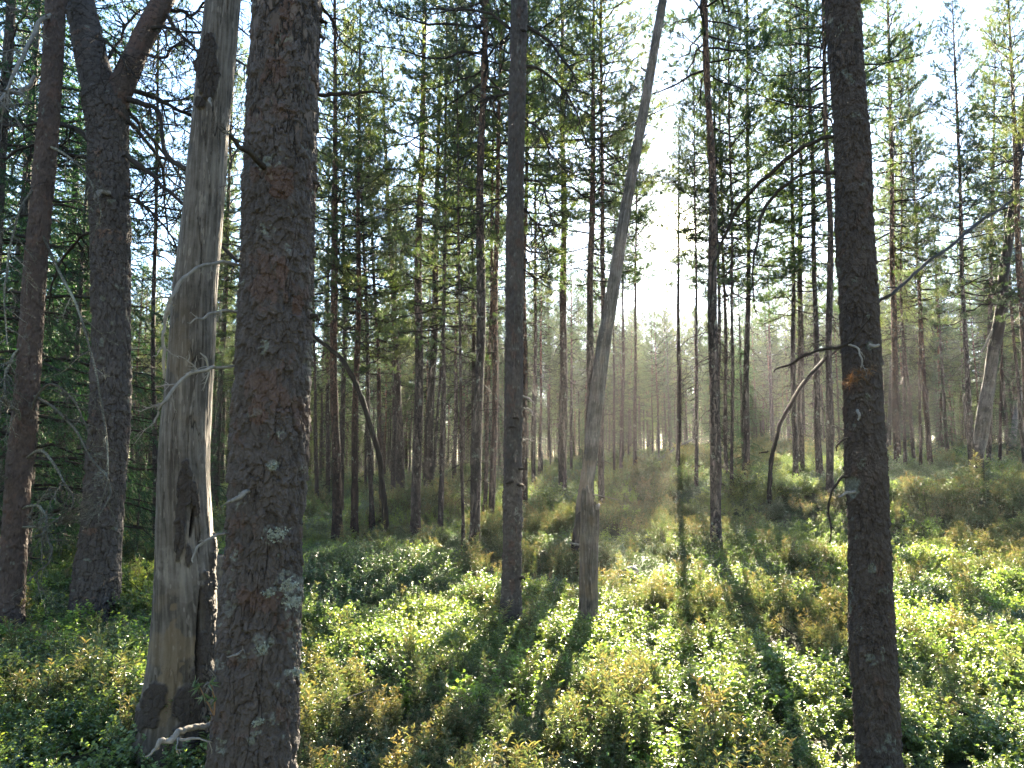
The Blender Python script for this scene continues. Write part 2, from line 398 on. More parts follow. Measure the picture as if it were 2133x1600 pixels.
def spruce_crown(seed, H=9., Rm=1.5, z0=.4, nb=120, nl=.035, nw=.008, dens=1.0):
    rng = np.random.default_rng(seed); mb = MB(); P6 = []; R6 = []; Q = []; QR = []; tp = []; td = []
    for i in range(nb):
        t = (i + rng.uniform(0, 1)) / nb; z = z0 + (H - z0 - .15) * t; phi = rng.uniform(0, 6.283)
        L = Rm * (1 - t) ** .85 * rng.uniform(.6, 1.1) + .08
        az = np.array([math.cos(phi), math.sin(phi), 0]); s = np.linspace(0, 1, 7)[:, None]
        path = np.array([0, 0, z]) + az * L * s + np.array([0, 0, 1]) * L * ((.15 + .5 * t) * s - .65 * (1 - t * .7) * s * s + .28 * s ** 3)
        path[1:] += rng.normal(0, .015 * L, (6, 3)); P6.append(path); R6.append(np.linspace(.006 + .007 * L, .003, 7))
        tan = nrm(np.gradient(path, axis=0)); ns = int((L * 13 + 3) * dens)
        for q in range(ns):
            ss = .12 + .88 * (q + rng.uniform(0, 1)) / ns; k = ss * 6; k0 = int(min(k, 5)); p0 = path[k0] * (1 - (k - k0)) + path[k0 + 1] * (k - k0)
            side = nrm(np.cross(tan[k0], [0, 0, 1.])) * (1 if q % 2 else -1)
            d = nrm(tan[k0] * .7 + side * rng.uniform(.4, 1) + np.array([0, 0, rng.uniform(-.7, .0)]))
            l = (.10 + .30 * (1 - ss) * L + .04) * rng.uniform(.7, 1.3); sp = np.linspace(0, 1, 4)[:, None]
            sub = p0 + d * l * sp - np.array([0, 0, 1]) * l * .35 * sp ** 2
            Q.append(sub); QR.append(np.full(4, .0025))
            m = int(l / .022) + 2; u = rng.uniform(0.05, 1, m)[:, None]
            tp.append(sub[0] * (1 - u) ** 2 + 2 * u * (1 - u) * (sub[0] + d * l * .5) + u * u * sub[3]); td.append(np.repeat(nrm(sub[3:] - sub[:1]), m, 0))
    v, f = tubes(np.array(P6), np.array(R6), 4); mb.add(v, f, 1)
    v, f = tubes(np.array(Q), np.array(QR), 3); mb.add(v, f, 1)
    v, f = needles(rng, np.concatenate(tp), np.concatenate(td), 4, nl, nw, (.5, 1.1), .012); mb.add(v, f, 0)
    return mb

def trunk_mb(H, D, rng, sides=14, rings=44, sway=.02, topf=.12, flare=.55):
    z = np.linspace(-.3, H, rings) ; t = np.clip(z / H, 0, 1)
    r = D / 2 * ((1 - t) ** .8 * (1 - topf) + topf) * (1 + flare * np.exp(-np.maximum(z, 0) / .25))
    ph = rng.uniform(0, 6, 4)
    amp = sway * H * .16
    cx = amp * (np.sin(z * .55 + ph[0]) - math.sin(ph[0])) * .5 + amp * .4 * np.sin(z * 1.3 + ph[1]) * np.minimum(1, z.clip(0) / 2)
    cy = amp * (np.sin(z * .5 + ph[2]) - math.sin(ph[2])) * .5
    fade = 1 - sstep(t, .35, .7) * .9                      # keeps the crown's axis
    P = np.stack([cx * fade, cy * fade, z], -1)
    v, f = tubes(P, r, sides)
    nrmv = v - np.repeat(P, sides, 0)
    v = v + nrmv * ((vnoise(v, 3.0, int(rng.integers(99))) - .5) * .25 + (vnoise(v, 14, 5) - .5) * .12)[:, None]
    mb = MB(); mb.add(v, f); return mb

CR_H = 16.
crowns = []
for k, (zb, Rm, nb) in enumerate([(7.6, 2.2, 88), (7.2, 2.5, 92), (8.4, 2.1, 82), (6.0, 2.1, 84), (8.0, 2.5, 86), (7.0, 1.8, 88), (5.2, 2.0, 92)]):
    crowns.append(pine_crown(100 + k, CR_H, zb, Rm, nb).mesh('pine_crown', [M_needle, M_twig]))
deads = [dead_crown(200 + k, 1.2, 7.5, 52, .85).mesh('dead_lower_crown', [M_twig]) for k in range(5)]
sprs = [spruce_crown(300 + k, 9., rm, z0, 120).mesh('spruce_crown', [M_spruce, M_twig]) for k, (rm, z0) in enumerate([(1.35, .4), (1.1, .3), (1.6, .5)])]

def child(name, me, parent, scale=(1, 1, 1), rz=0.0, loc=(0, 0, 0)):
    o = bpy.data.objects.new(name, me); COL.objects.link(o); o.parent = parent
    o.scale = scale; o.rotation_euler = (0, 0, rz); o.location = loc; return o

def root_at(name, base, axis=(0, 0, 1), rz=0.0):
    o = bpy.data.objects.new(name, None); COL.objects.link(o); o.empty_display_size = .3
    q = Vector((0, 0, 1)).rotation_difference(Vector(axis)); o.rotation_mode = 'QUATERNION'; o.rotation_quaternion = q
    o.location = base; return o

TREES = []   # (x,y) of everything standing, for the far stand to avoid
def mid_pine(px, py, wpx, tx, ty, H, label, group, mat=None, crown=None, dead=True, seed=0, cs=1.0, ncs=None):
    rng = np.random.default_rng(seed + int(px) * 7)
    B = drop(px, py); Dd = B[1] / math.cos(TILT)
    d_eff = np.linalg.norm(B - EYE)
    D = wpx / FPX * B[1] * .97
    T = at(tx, ty, B[1]); V0 = at(px, py, B[1]); ax = nrm(T - V0)
    rt = root_at('pine_tree', B, ax); tag(rt, label, 'pine tree', group)
    TREES.append((B[0], B[1]))
    o = trunk_mb(H, D, rng, 16 if wpx > 14 else 10, 60).build('trunk', mat or M_bark, rt)
    ci = crown if crown is not None else int(rng.integers(len(crowns)))
    s = H / CR_H
    if wpx <= 10: cs *= .68
    if crown != -1: child('crown', crowns[ci], rt, (s * cs, s * cs, s), rng.uniform(0, 6))
    if dead: child('dead_lower_crown', deads[int(rng.integers(5))], rt, (s * .9, s * .9, s), rng.uniform(0, 6))
    return rt

# ------------------------------------------------------------------ near trunks in full relief
def worley(u, v, nu, seed, fu, fv):
    """cellular noise periodic in u (u in 0..1, nu cells round); returns f1, f2, id, local v, local u"""
    U = u * nu; Vv = v * fv; iu = np.floor(U).astype(np.int64); iv = np.floor(Vv).astype(np.int64)
    f1 = np.full(U.shape, 9.); f2 = f1.copy(); idd = np.zeros(U.shape); lv = np.zeros(U.shape); lu = np.zeros(U.shape)
    for a in (-1, 0, 1):
        for c in (-1, 0, 1):
            cu = iu + a; cv = iv + c; cm = np.mod(cu, nu)
            ox = h3(cm, cv, cm * 0 + 1, seed); oy = h3(cm, cv, cm * 0 + 2, seed)
            du = U - (cu + ox); dv = Vv - (cv + oy); d = np.sqrt(du * du + dv * dv)
            new = d < f1
            f2 = np.where(new, f1, np.minimum(f2, d))
            idd = np.where(new, h3(cm, cv, cm * 0 + 3, seed), idd); lv = np.where(new, dv, lv); lu = np.where(new, du, lu)
            f1 = np.where(new, d, f1)
    return f1, f2, idd, lv, lu

def relief_trunk(ctrl, nV, nU, style='pine', cell=(.035, .07), amp=.010, seed=1, redness=.3, lichen=.5, ylevels=None):
    """ctrl rows x,y,z,r; returns MB with attributes"""
    C = spline(ctrl, nV); P = C[:, :3]; r = C[:, 3]
    T = nrm(np.gradient(P, axis=0)); A = nrm(np.cross(T, np.broadcast_to([0, 1., 0], T.shape))); Bv = np.cross(T, A)
    s = np.concatenate([[0], np.cumsum(np.linalg.norm(np.diff(P, axis=0), axis=1))])
    th = np.arange(nU) / nU * 2 * math.pi
    dirs = A[:, None] * np.cos(th)[None, :, None] + Bv[:, None] * np.sin(th)[None, :, None]
    base = P[:, None] + dirs * r[:, None, None]
    uu = np.broadcast_to(th / (2 * math.pi), (nV, nU)); vv = np.broadcast_to(s[:, None], (nV, nU))
    wp = np.stack([dirs[..., 0] * .12, dirs[..., 1] * .12, vv], -1)        # noise space without seam
    nrad = wp.copy()
    rm = float(np.mean(r)); nu = max(5, int(round(2 * math.pi * rm / cell[0])))
    wu = (fbm(nrad, 14, seed, 3) - .5); wv = (fbm(nrad, 14, seed + 5, 3) - .5)
    wu2 = (fbm(nrad, 60, seed + 2, 2) - .5); wv2 = (fbm(nrad, 60, seed + 3, 2) - .5)
    U = uu + (wu * 1.3 + wu2 * .5) / nu; Vv = vv + (wv * 1.2 + wv2 * .5) * cell[1]
    f1, f2, idd, lv, lu = worley(U % 1.0, Vv, nu, seed, 1, 1 / cell[1])
    g1, g2, gid, glv, glu = worley((U * 1.0) % 1.0, Vv, nu * 2, seed + 9, 1, 2 / cell[1])
    fine = fbm(wp, 90, seed + 11, 3)
    body = (fbm(wp, 3.0, seed + 20, 2) - .5)
    mb = MB()
    if style == 'flaky':                                      # thin overlapping flakes, no regular grooves
        h1, h2, hid, hlv, hlu = worley((U + wu * .8 / nu) % 1.0, Vv * 1.0 + 3.3, nu * 4, seed + 19, 1, 3.4 / cell[1])
        edge = sstep(f2 - f1, .0, .10)
        fis = (1 - sstep(np.abs(fbm(np.stack([dirs[..., 0] * .12, dirs[..., 1] * .12, vv * .16], -1), 30, seed + 60, 3) - .5), 0, .022)) * sstep(fbm(wp, 8, seed + 61, 2), .36, .5)
        disp = amp * (.8 * (idd - .5) + np.clip(-lv, -.6, .6) * .7 + .25 * edge + .75 * (gid - .5) + np.clip(-glv, -.6, .6) * .45 + .4 * (hid - .5) + (fine - .5) * .7 - .9 * fis) + body * r[:, None] * .16
        crack = np.maximum((1 - sstep(f2 - f1, .0, .045)) * .45 * sstep(idd, .3, .6), fis * .6)
        tone = .22 + .22 * idd + .26 * gid + .22 * hid + .35 * (fine - .5) + .5 * (fbm(wp, 6, seed + 62, 2) - .5)
        rn = fbm(nrad, 9, seed + 31, 3) + .16 * (gid - .5)
        red = sstep(rn, .68 - .12 * redness, .78 - .12 * redness) * .35
        ln = fbm(wp, 16, seed + 41, 4)
        hz = 1 - sstep(vv, s[-1] * .15, s[-1] * .7)
        li = sstep(ln, .70 - .09 * lichen * (hz + .1), .75 - .09 * lichen * (hz + .1)) * .6 * sstep(fbm(wp, 90, seed + 43, 2), .42, .55)
        disp = disp + li * amp * .4
    elif style == 'pine':
        edge = sstep(f2 - f1, .0, .16 + .12 * wu)
        disp = amp * (edge * .8 + (idd - .5) * .9 + np.clip(-lv, -.6, .6) * .55 + .45 * sstep(g2 - g1, 0, .15) * (gid > .35) + (gid - .5) * .35 + (fine - .5) * .9) + body * r[:, None] * .16
        crack = (1 - sstep(f2 - f1, .0, .10)) * .8
        tone = .28 + .3 * idd + .25 * gid + .3 * (fine - .5)
        rn = fbm(nrad, 9, seed + 31, 3); rn = rn + .12 * (gid - .5)
        red = sstep(rn, .66 - .12 * redness, .74 - .12 * redness) * .5 * edge
        ln = fbm(wp, 16, seed + 41, 4)
        hz = 1 - sstep(vv, s[-1] * .15, s[-1] * .75)
        li = sstep(ln, .71 - .09 * lichen * (hz + .1), .76 - .09 * lichen * (hz + .1)) * .6
        disp = disp + li * amp * .4 * (fbm(wp, 120, seed + 4, 2))
    else:                                                     # bare weathered wood
        sp = np.stack([dirs[..., 0] * .12, dirs[..., 1] * .12, vv * .05 + uu * 0], -1)
        tw = th[None, :] + vv * .35
        gp = np.stack([np.cos(tw) * .12, np.sin(tw) * .12, vv * .055], -1)
        grain = fbm(gp, 110, seed, 3); g2_ = fbm(gp, 28, seed + 2, 3); spots = fbm(np.stack([np.cos(tw) * .12, np.sin(tw) * .12, vv * .22], -1), 70, seed + 7, 2)
        ck = 1 - sstep(np.abs(g2_ - .5), .0, .010); ck = ck * sstep(fbm(gp, 9, seed + 8, 2), .42, .52)
        g3_ = fbm(gp, 60, seed + 12, 2); ck = np.maximum(ck, (1 - sstep(np.abs(g3_ - .5), 0, .02)) * .5 * sstep(fbm(wp, 5, seed + 13, 2), .5, .65))
        disp = (grain - .5) * .006 - ck * .009 + body * r[:, None] * .10 + (g2_ - .5) * .008
        tone = .40 + (grain - .5) * 1.3 + (fbm(wp, 4, seed + 3, 3) - .5) * 1.5 + .55 * sstep(spots, .70, .74)
        crack = ck * .9
        red = sstep(fbm(wp, 5, seed + 77, 3), .55, .66) * .3 * (1 - sstep(vv, .9, 2.2)) + .15 * sstep(fbm(wp, 6, seed + 78, 3), .6, .7)
        li = np.zeros_like(red)
    mb.meta = dict(P=P, T=T, A=A, B=Bv, s=s, r=r, dirs=dirs, vv=vv, wp=wp, th=th)
    mb.disp = disp; mb.base = base; mb.shape = (nV, nU)
    mb.A = dict(tone=tone, crack=crack, red=red, lichen=li)
    return mb
def relief_finish(mb, name, mat, parent):
    nV, nU = mb.shape; V = mb.base + mb.meta['dirs'] * mb.disp[..., None]
    i = (np.arange(nV - 1)[:, None] * nU); j = np.arange(nU)[None]; j2 = (j + 1) % nU
    F = np.stack([i + j, i + j2, i + nU + j2, i + nU + j], -1).reshape(-1, 4)
    mb.add(V.reshape(-1, 3), F); mb.att = {k: a for k, a in mb.A.items()}
    return mb.build(name, mat, parent)

def branch(name, parent, ctrl, mat, rng, twigs=0, tl=.25, depth=1, k=24, sides=8, wig=.006, droop=.2, label=None, tr=.004):
    """ctrl rows x,y,z,r world; own mesh in the thing's local space (roots of near things are unrotated)"""
    C = spline(ctrl, k); P = C[:, :3].copy(); r = np.maximum(C[:, 3], .0012)
    j_ = rng.normal(0, min(wig * 1.6, .5 * float(r.mean()) + .002), (k, 3)); ker = np.array([1, 2, 3, 2, 1]) / 6.
    for q in range(3): j_[:, q] = np.convolve(j_[:, q], ker, 'same')
    P[1:-1] += j_[1:-1]
    off = np.array(parent.location); mb = MB()
    v, f = tubes(P - off, r * (1 + rng.normal(0, .09, k)), sides); mb.add(v, f)
    if twigs:
        T = nrm(np.gradient(P, axis=0)); out = []
        for q in range(twigs):
            i = int(rng.integers(k // 5, k)); sd_ = rng.normal(size=3)
            d = nrm(T[i] * .8 + nrm(sd_ - T[i] * sd_.dot(T[i])))
            twig_tree(rng, P[i] - off, d, tl * rng.uniform(.4, 1.3), min(tr, r[i] * .7), depth, 7, droop, .09, 4, out)
        twig_mb(mb, out, 4)
    o = mb.build(name, mat, parent)
    if label: o['label'] = label
    return o

def pxr(wpx, Y): return wpx / FPX * Y / 2
def ctrl_px(rows, Y):
    """rows (px,py,width px[,depth]) -> world control rows with radius"""
    o = []
    for rw in rows:
        y = rw[3] if len(rw) > 3 else Y
        o.append([*at(rw[0], rw[1], y), pxr(rw[2], y)])
    return np.array(o)
def up_to(rows, z, rtop):
    """continue a trunk straight up to height z"""
    a, b_ = rows[-2], rows[-1]; d = (b_[:3] - a[:3]) / (b_[2] - a[2])
    n = 4; ex = [np.array([*(b_[:3] + d * (z - b_[2]) * k / n), b_[3] + (rtop - b_[3]) * k / n]) for k in range(1, n + 1)]
    return np.vstack([rows, ex])

def thing_root(name, loc, label, cat, group=None):
    o = bpy.data.objects.new(name, None); COL.objects.link(o); o.location = loc; o.empty_display_size = .3
    return tag(o, label, cat, group)
def localise(rows, loc): rows = rows.copy(); rows[:, :3] -= np.asarray(loc); return rows
# ------------------------------------------------------------------ NEAR TREES
rng = np.random.default_rng(5)
def project(P):
    d = P - EYE; cy_, sy_ = math.cos(TILT), math.sin(TILT)
    f = d[..., 1] * cy_ + d[..., 2] * sy_; u = d[..., 0]; v = -d[..., 1] * sy_ + d[..., 2] * cy_
    return 1066.5 + FPX * u / f, 800 - FPX * v / f
def patch(mb, cx, cy, rx, ry, edge=.35, nf=14, ang=0.0):
    """where a patch given on the seen side of a trunk lies on it: 0..1, ragged edge"""
    px, py = project(mb.base); front = (mb.meta['dirs'] * (mb.base - EYE)).sum(-1) < 0
    c, s = math.cos(ang), math.sin(ang); X_ = (px - cx) * c + (py - cy) * s; Y_ = -(px - cx) * s + (py - cy) * c
    q = np.sqrt((X_ / rx) ** 2 + (Y_ / ry) ** 2) + (fbm(mb.meta['wp'], nf * 2, int(cx), 3) - .5) * edge * 2.2
    return (1 - sstep(q, .88, 1.05)) * front
def crown_on(parent, world, scale, idx=0, ax=(0, 0, 1), zoff=0.0):
    o = child('crown', crowns[idx], parent, (scale,) * 3, rng.uniform(0, 6))
    o.rotation_mode = 'QUATERNION'; q = Vector((0, 0, 1)).rotation_difference(Vector(ax)); o.rotation_quaternion = q
    low = Vector((0, 0, zoff * scale)); low.rotate(q)
    o.location = Vector(world) - low - Vector(parent.location); return o
def lichen_tuft(parent, px, py, Y, size, n=70):
    size *= .75
    c = at(px, py, Y); pos = c + rng.normal(0, 1, (n, 3)) * [size, .004, size * .7]
    d = nrm(rng.normal(0, .8, (n, 3)) + [0, -1.0, 0])
    mb = MB(); v, f = needles(rng, pos - np.array(parent.location), d, 3, .010, .006, (.2, 1.2), .004)
    mb.add(v, f); o = mb.build('lichen_tuft', M_lichen, parent); return o
m_, t_, o_ = newmat('pale_lichen')
p_ = node(t_, 'ShaderNodeBsdfPrincipled', {'Base Color': (.24, .265, .22, 1), 'Roughness': .9}); t_.links.new(p_.outputs[0], o_.inputs[0]); M_lichen = m_

# --- the big flaky pine close to the camera
Y = 2.9
rows = ctrl_px([(515, 1900, 172), (528, 1600, 161), (547, 1200, 154), (568, 800, 149), (583, 400, 143), (598, 0, 146)], Y)
rows = up_to(rows, 9.0, .10)
base = np.array([rows[0][0], rows[0][1], float(ground(rows[0][0], rows[0][1]))])
np_root = thing_root('pine_tree', base, 'biggest flaky-barked pine trunk, nearest of all, cut off by the view above and below', 'pine tree')
lr = localise(rows, base)
mb = relief_trunk(rows[:6], 1500, 420, 'flaky', (.030, .068), .0095, 3, .5, .4)
# pale lichen where the photo has it
for (cx, cy, rx, ry, k) in [(575, 1115, 28, 22, 1), (600, 1225, 34, 36, .9), (545, 1340, 26, 24, .7), (570, 970, 18, 14, .8), (612, 1290, 18, 90, .6), (480, 1250, 12, 40, .6), (560, 1500, 30, 16, .7), (530, 860, 22, 12, .45), (640, 760, 9, 50, .5)]:
    pm = patch(mb, cx, cy, rx, ry, .5) * k * .62 * sstep(fbm(mb.meta['wp'], 75, int(cx) + 1, 2), .46, .58)
    mb.A['lichen'] = np.maximum(mb.A['lichen'], pm); mb.disp = mb.disp + pm * .004
for (cx, cy, rx, ry) in [(583, 70, 22, 40), (570, 150, 26, 30), (585, 380, 26, 34), (618, 640, 10, 26), (535, 860, 22, 30), (590, 560, 12, 26), (600, 20, 18, 30)]:
    mb.A['red'] = np.maximum(mb.A['red'], patch(mb, cx, cy, rx, ry, .7) * .45)
mb.base = mb.base - base
mb.meta['shift'] = base
relief_finish(mb, 'trunk', M_nbark, np_root)
up = MB(); C = spline(rows[4:], 80); v, f = tubes(C[:, :3] - base, C[:, 3], 24); up.add(v, f)
crown_on(np_root, rows[-1][:3] + [0, 0, -.6], .75, 1, nrm(rows[-1][:3] - rows[-2][:3]), 9.5)
upo = up.build('upper_trunk', M_bark, np_root)
B = lambda *a, **k: branch(*a, **k)
# broken dead branches and stubs
B('dead_branch', np_root, ctrl_px([(560, 360, 12, 2.80), (525, 322, 13, 2.70), (495, 295, 11, 2.62), (478, 281, 8, 2.58)], Y), M_twig, rng, 3, .10, 1, 20)
B('dead_branch', np_root, ctrl_px([(478, 281, 6, 2.58), (462, 272, 3, 2.56)], Y), M_dead, rng, 2, .05, 1, 8)
B('dead_branch', np_root, ctrl_px([(478, 283, 4, 2.58), (481, 318, 3, 2.6), (476, 345, 3, 2.6), (468, 372, 2, 2.6), (466, 390, 1.6, 2.6)], Y), M_twig, rng, 2, .05, 1, 14)
B('dead_branch', np_root, ctrl_px([(515, 552, 7, 2.88), (480, 546, 7, 2.80), (440, 550, 7, 2.7), (405, 565, 8, 2.62), (375, 588, 8, 2.58), (356, 625, 8, 2.55), (348, 640, 13, 2.55), (345, 670, 7, 2.55), (340, 705, 7, 2.55), (341, 740, 7, 2.56), (342, 790, 4, 2.58)], Y), M_dead, rng, 6, .05, 1, 60, label='pale curved dead branch hooking down over the grey snag')
B('dead_branch', np_root, ctrl_px([(505, 648, 6, 2.88), (470, 648, 6, 2.8), (435, 655, 6, 2.72), (412, 664, 4, 2.66), (390, 672, 2, 2.62)], Y), M_dead, rng, 3, .07, 1, 30)
B('dead_branch', np_root, ctrl_px([(502, 762, 6, 2.88), (470, 766, 6, 2.8), (430, 768, 7, 2.72), (385, 788, 8, 2.66), (350, 826, 7, 2.6), (330, 856, 6, 2.58), (322, 880, 3, 2.57)], Y), M_dead, rng, 9, .09, 1, 44)
B('dead_branch', np_root, ctrl_px([(432, 768, 5, 2.72), (428, 745, 4, 2.7), (417, 735, 2, 2.7)], Y), M_dead, rng, 1, .04, 1, 10)
B('dead_branch', np_root, ctrl_px([(528, 1018, 9, 2.80), (505, 1022, 10, 2.72), (488, 1034, 9, 2.68), (470, 1050, 4, 2.66)], Y), M_dead, rng, 1, .04, 1, 16, label='short pale broken stub')
B('dead_branch', np_root, ctrl_px([(488, 1110, 6, 2.85), (460, 1112, 6, 2.78), (430, 1124, 6, 2.7), (410, 1145, 5, 2.66), (402, 1172, 3, 2.64)], Y), M_dead, rng, 2, .05, 1, 26)
B('dead_branch', np_root, ctrl_px([(502, 1357, 5, 2.76), (492, 1362, 5, 2.7), (472, 1368, 2, 2.66)], Y), M_dead, rng, 1, .03, 1, 10)
B('dead_branch', np_root, ctrl_px([(470, 1418, 8, 2.86), (445, 1420, 7, 2.8), (425, 1432, 3, 2.76)], Y), M_dead, rng, 3, .05, 1, 14)
B('dead_branch', np_root, ctrl_px([(655, 196, 10, 2.95), (700, 198, 9, 2.98), (745, 195, 7, 3.0), (792, 192, 4, 3.02)], Y), M_twig, rng, 0, .03, 1, 26)
B('dead_branch', np_root, ctrl_px([(668, 10, 8, 2.95), (690, 40, 5, 3.0), (705, 75, 4, 3.05), (735, 108, 3, 3.1), (770, 112, 2, 3.12)], Y), M_twig, rng, 10, .14, 2, 30)
for (px, py) in [(655, 380), (652, 660), (640, 545), (672, 40), (665, 75)]:
    B('branch_stub', np_root, ctrl_px([(px - 14, py, 14, 2.9), (px + 2, py + 1, 9, 2.9), (px + 8, py + 6, 4, 2.9)], Y), M_twig, rng, 4, .03, 1, 8)
for (px, py, s) in [(575, 1113, .022), (604, 1218, .020), (612, 1255, .018), (548, 1350, .014), (570, 972, .010), (560, 1235, .012), (620, 1400, .012), (538, 1505, .012)]:
    lichen_tuft(np_root, px, py, 2.9 - pxr(150, 2.9) - .004, s)

# --- grey barkless snag
Y = 4.45
rows = ctrl_px([(366, 1560, 172), (369, 1490, 142), (378, 1400, 130), (385, 1300, 122), (385, 1200, 116), (384, 1100, 108), (383, 1000, 101), (386, 900, 98), (394, 800, 93), (401, 700, 91), (407, 600, 89), (418, 500, 84), (427, 400, 80), (435, 300, 79), (444, 200, 78), (455, 100, 76), (465, 0, 75)], Y)
rows = up_to(rows, 8.4, .07)
base = np.array([rows[0][0], rows[0][1], float(ground(rows[0][0], rows[0][1]))])
sn = thing_root('dead_snag', base, 'thick grey barkless dead trunk with dark scars, behind the big flaky pine', 'dead tree')
mb = relief_trunk(rows, 1300, 360, 'wood', seed=11)
barks = [(434, 150, 23, 55, 0), (437, 100, 14, 28, .1), (418, 215, 10, 12, 0), (386, 1010, 16, 50, .05), (376, 1090, 11, 80, .06), (404, 1040, 8, 40, -.1), (433, 1290, 11, 110, -.05), (428, 1420, 30, 120, .05), (405, 1480, 45, 60, 0), (318, 1470, 24, 55, .25), (392, 1160, 8, 26, 0), (442, 1180, 5, 60, 0)]
bm = np.zeros(mb.shape)
for (cx, cy, rx, ry, a) in barks: bm = np.maximum(bm, patch(mb, cx, cy, rx, ry, .35, 12, a))
bf1, bf2, bid, blv, blu = worley(mb.meta['th'][None] / 6.2832 + 0 * mb.meta['vv'], mb.meta['vv'] + (fbm(mb.meta['wp'], 30, 5) - .5) * .05, 34, 7, 1, 22)
holes = np.maximum(patch(mb, 400, 1085, 4, 34, .3, 12, .12), patch(mb, 411, 1330, 4, 95, .25, 12, .06))
mb.disp = mb.disp + bm * (.012 + .012 * sstep(bf2 - bf1, 0, .25) * bid + .006 * fbm(mb.meta['wp'], 60, 8)) - holes * .05
mb.A['lichen'] = np.clip(bm * .92, 0, 1); mb.A['crack'] = np.maximum(mb.A['crack'] * (1 - bm), np.maximum(holes, bm * (1 - sstep(bf2 - bf1, 0, .12)) * .6))
# yellowish stripped wood near the foot
ye = np.maximum(patch(mb, 352, 1400, 24, 110, .8, 10, .1), patch(mb, 372, 730, 22, 60, .8, 10) * .5)
mb.A['red'] = np.maximum(mb.A['red'] * (1 - bm), ye * .4 * (1 - bm)); mb.A['tone'] = mb.A['tone'] - ye * .1
# smooth bright healed wood
hw = np.maximum(patch(mb, 375, 1190, 45, 60, .6), patch(mb, 425, 1000, 10, 140, .5)); mb.A['tone'] = mb.A['tone'] + hw * .22
mb.base = mb.base - base
relief_finish(mb, 'trunk', M_snag, sn)
B('broken_branch', sn, ctrl_px([(438, 205, 7, 4.31), (440, 213, 6, 4.27), (441, 222, 2, 4.25)], Y), M_dead, rng, 0, .03, 1, 6)
for q, (px, py) in enumerate([(316, 1500), (345, 1530), (425, 1500), (440, 1470)]):
    B('root', sn, ctrl_px([(px + (380 - px) * .35, py - 90, 40, 4.40), (px, py - 20, 34, 4.36), (px + (px - 380) * .3, py + 45, 12, 4.28)], Y), M_barks, rng, 0, .03, 1, 14, 12)

# --- right-hand dark pine
Y = 3.95
rows = ctrl_px([(1838, 1660, 96), (1832, 1590, 84), (1818, 1350, 82), (1814, 1250, 81), (1808, 1050, 78), (1798, 850, 75), (1790, 650, 74), (1781, 500, 72), (1775, 300, 70), (1764, 150, 69), (1754, 0, 69)], Y)
rows = up_to(rows, 8.5, .06)
base = np.array([rows[0][0], rows[0][1], float(ground(rows[0][0], rows[0][1]))])
rp = thing_root('pine_tree', base, 'dark brown near pine with a tuft of brown needles and curved dead branches', 'pine tree')
mb = relief_trunk(rows[:11], 1300, 300, 'flaky', (.025, .052), .0085, 21, .15, .4)
mb.base = mb.base - base
for (cx, cy, rx, ry) in [(1775, 1010, 16, 26), (1812, 720, 10, 8), (1815, 1185, 10, 10)]:
    mb2 = patch(type('q', (), dict(base=mb.base + base, meta=mb.meta))(), cx, cy, rx, ry, .6); mb.A['lichen'] = np.maximum(mb.A['lichen'], mb2 * .6)
relief_finish(mb, 'trunk', M_rbark, rp)
up = MB(); C = spline(rows[9:], 60); v, f = tubes(C[:, :3] - base, C[:, 3], 20); up.add(v, f); up.build('upper_trunk', M_bark, rp)
crown_on(rp, rows[-1][:3] + [0, 0, -.8], .7, 3, nrm(rows[-1][:3] - rows[-2][:3]), 9)
B('dead_branch', rp, ctrl_px([(1745, 282, 9, 3.95), (1715, 290, 9, 4.0), (1680, 303, 9, 4.1), (1640, 330, 9, 4.2), (1605, 363, 8, 4.3), (1570, 392, 8, 4.4), (1540, 430, 7, 4.5), (1520, 468, 7, 4.55), (1500, 520, 6, 4.6), (1488, 560, 5, 4.6), (1480, 640, 3, 4.62)], Y), M_twig, rng, 5, .09, 1, 60, label='upper of the two long dead branches arching down to the left')
B('dead_branch', rp, ctrl_px([(1750, 357, 8, 3.95), (1715, 360, 8, 3.95), (1680, 362, 7, 4.0), (1645, 380, 7, 4.05), (1612, 408, 7, 4.1), (1590, 445, 7, 4.1), (1580, 480, 6, 4.1), (1571, 530, 5, 4.1), (1566, 580, 4, 4.1), (1571, 620, 3.4, 4.1), (1578, 655, 2.5, 4.1)], Y), M_twig, rng, 4, .05, 1, 60, label='lower of the two long dead branches arching down to the left')
B('dead_branch', rp, ctrl_px([(1768, 716, 8, 3.8), (1745, 722, 7, 3.8), (1712, 728, 6, 3.85), (1680, 740, 6, 3.85), (1645, 758, 5, 3.9), (1612, 775, 3, 3.95)], Y), M_twig, rng, 3, .05, 1, 30)
B('dead_branch', rp, ctrl_px([(1768, 716, 6, 3.78), (1785, 700, 4, 3.74), (1800, 680, 3, 3.72), (1815, 660, 2, 3.7)], Y), M_twig, rng, 2, .05, 1, 14)
B('dead_branch', rp, ctrl_px([(1768, 718, 5, 3.78), (1785, 728, 4, 3.74), (1796, 748, 4, 3.72), (1793, 765, 3, 3.72)], Y), M_dead, rng, 2, .05, 1, 14)
B('dead_branch', rp, ctrl_px([(1820, 640, 6, 3.95), (1850, 618, 7, 4.0), (1890, 585, 7, 4.2), (1935, 545, 7, 4.5), (1985, 508, 7, 4.8), (2030, 470, 7, 5.1), (2070, 445, 6, 5.3), (2110, 415, 5, 5.5)], Y), M_twig, rng, 6, .12, 1, 50, label='long straight dead branch rising to the right')
B('dead_branch', rp, ctrl_px([(1770, 990, 7, 3.92), (1752, 996, 6, 3.9), (1736, 1020, 5, 3.88), (1728, 1055, 4.5, 3.86), (1730, 1095, 4, 3.85), (1727, 1130, 2.6, 3.85)], Y), M_twig, rng, 1, .03, 1, 34)
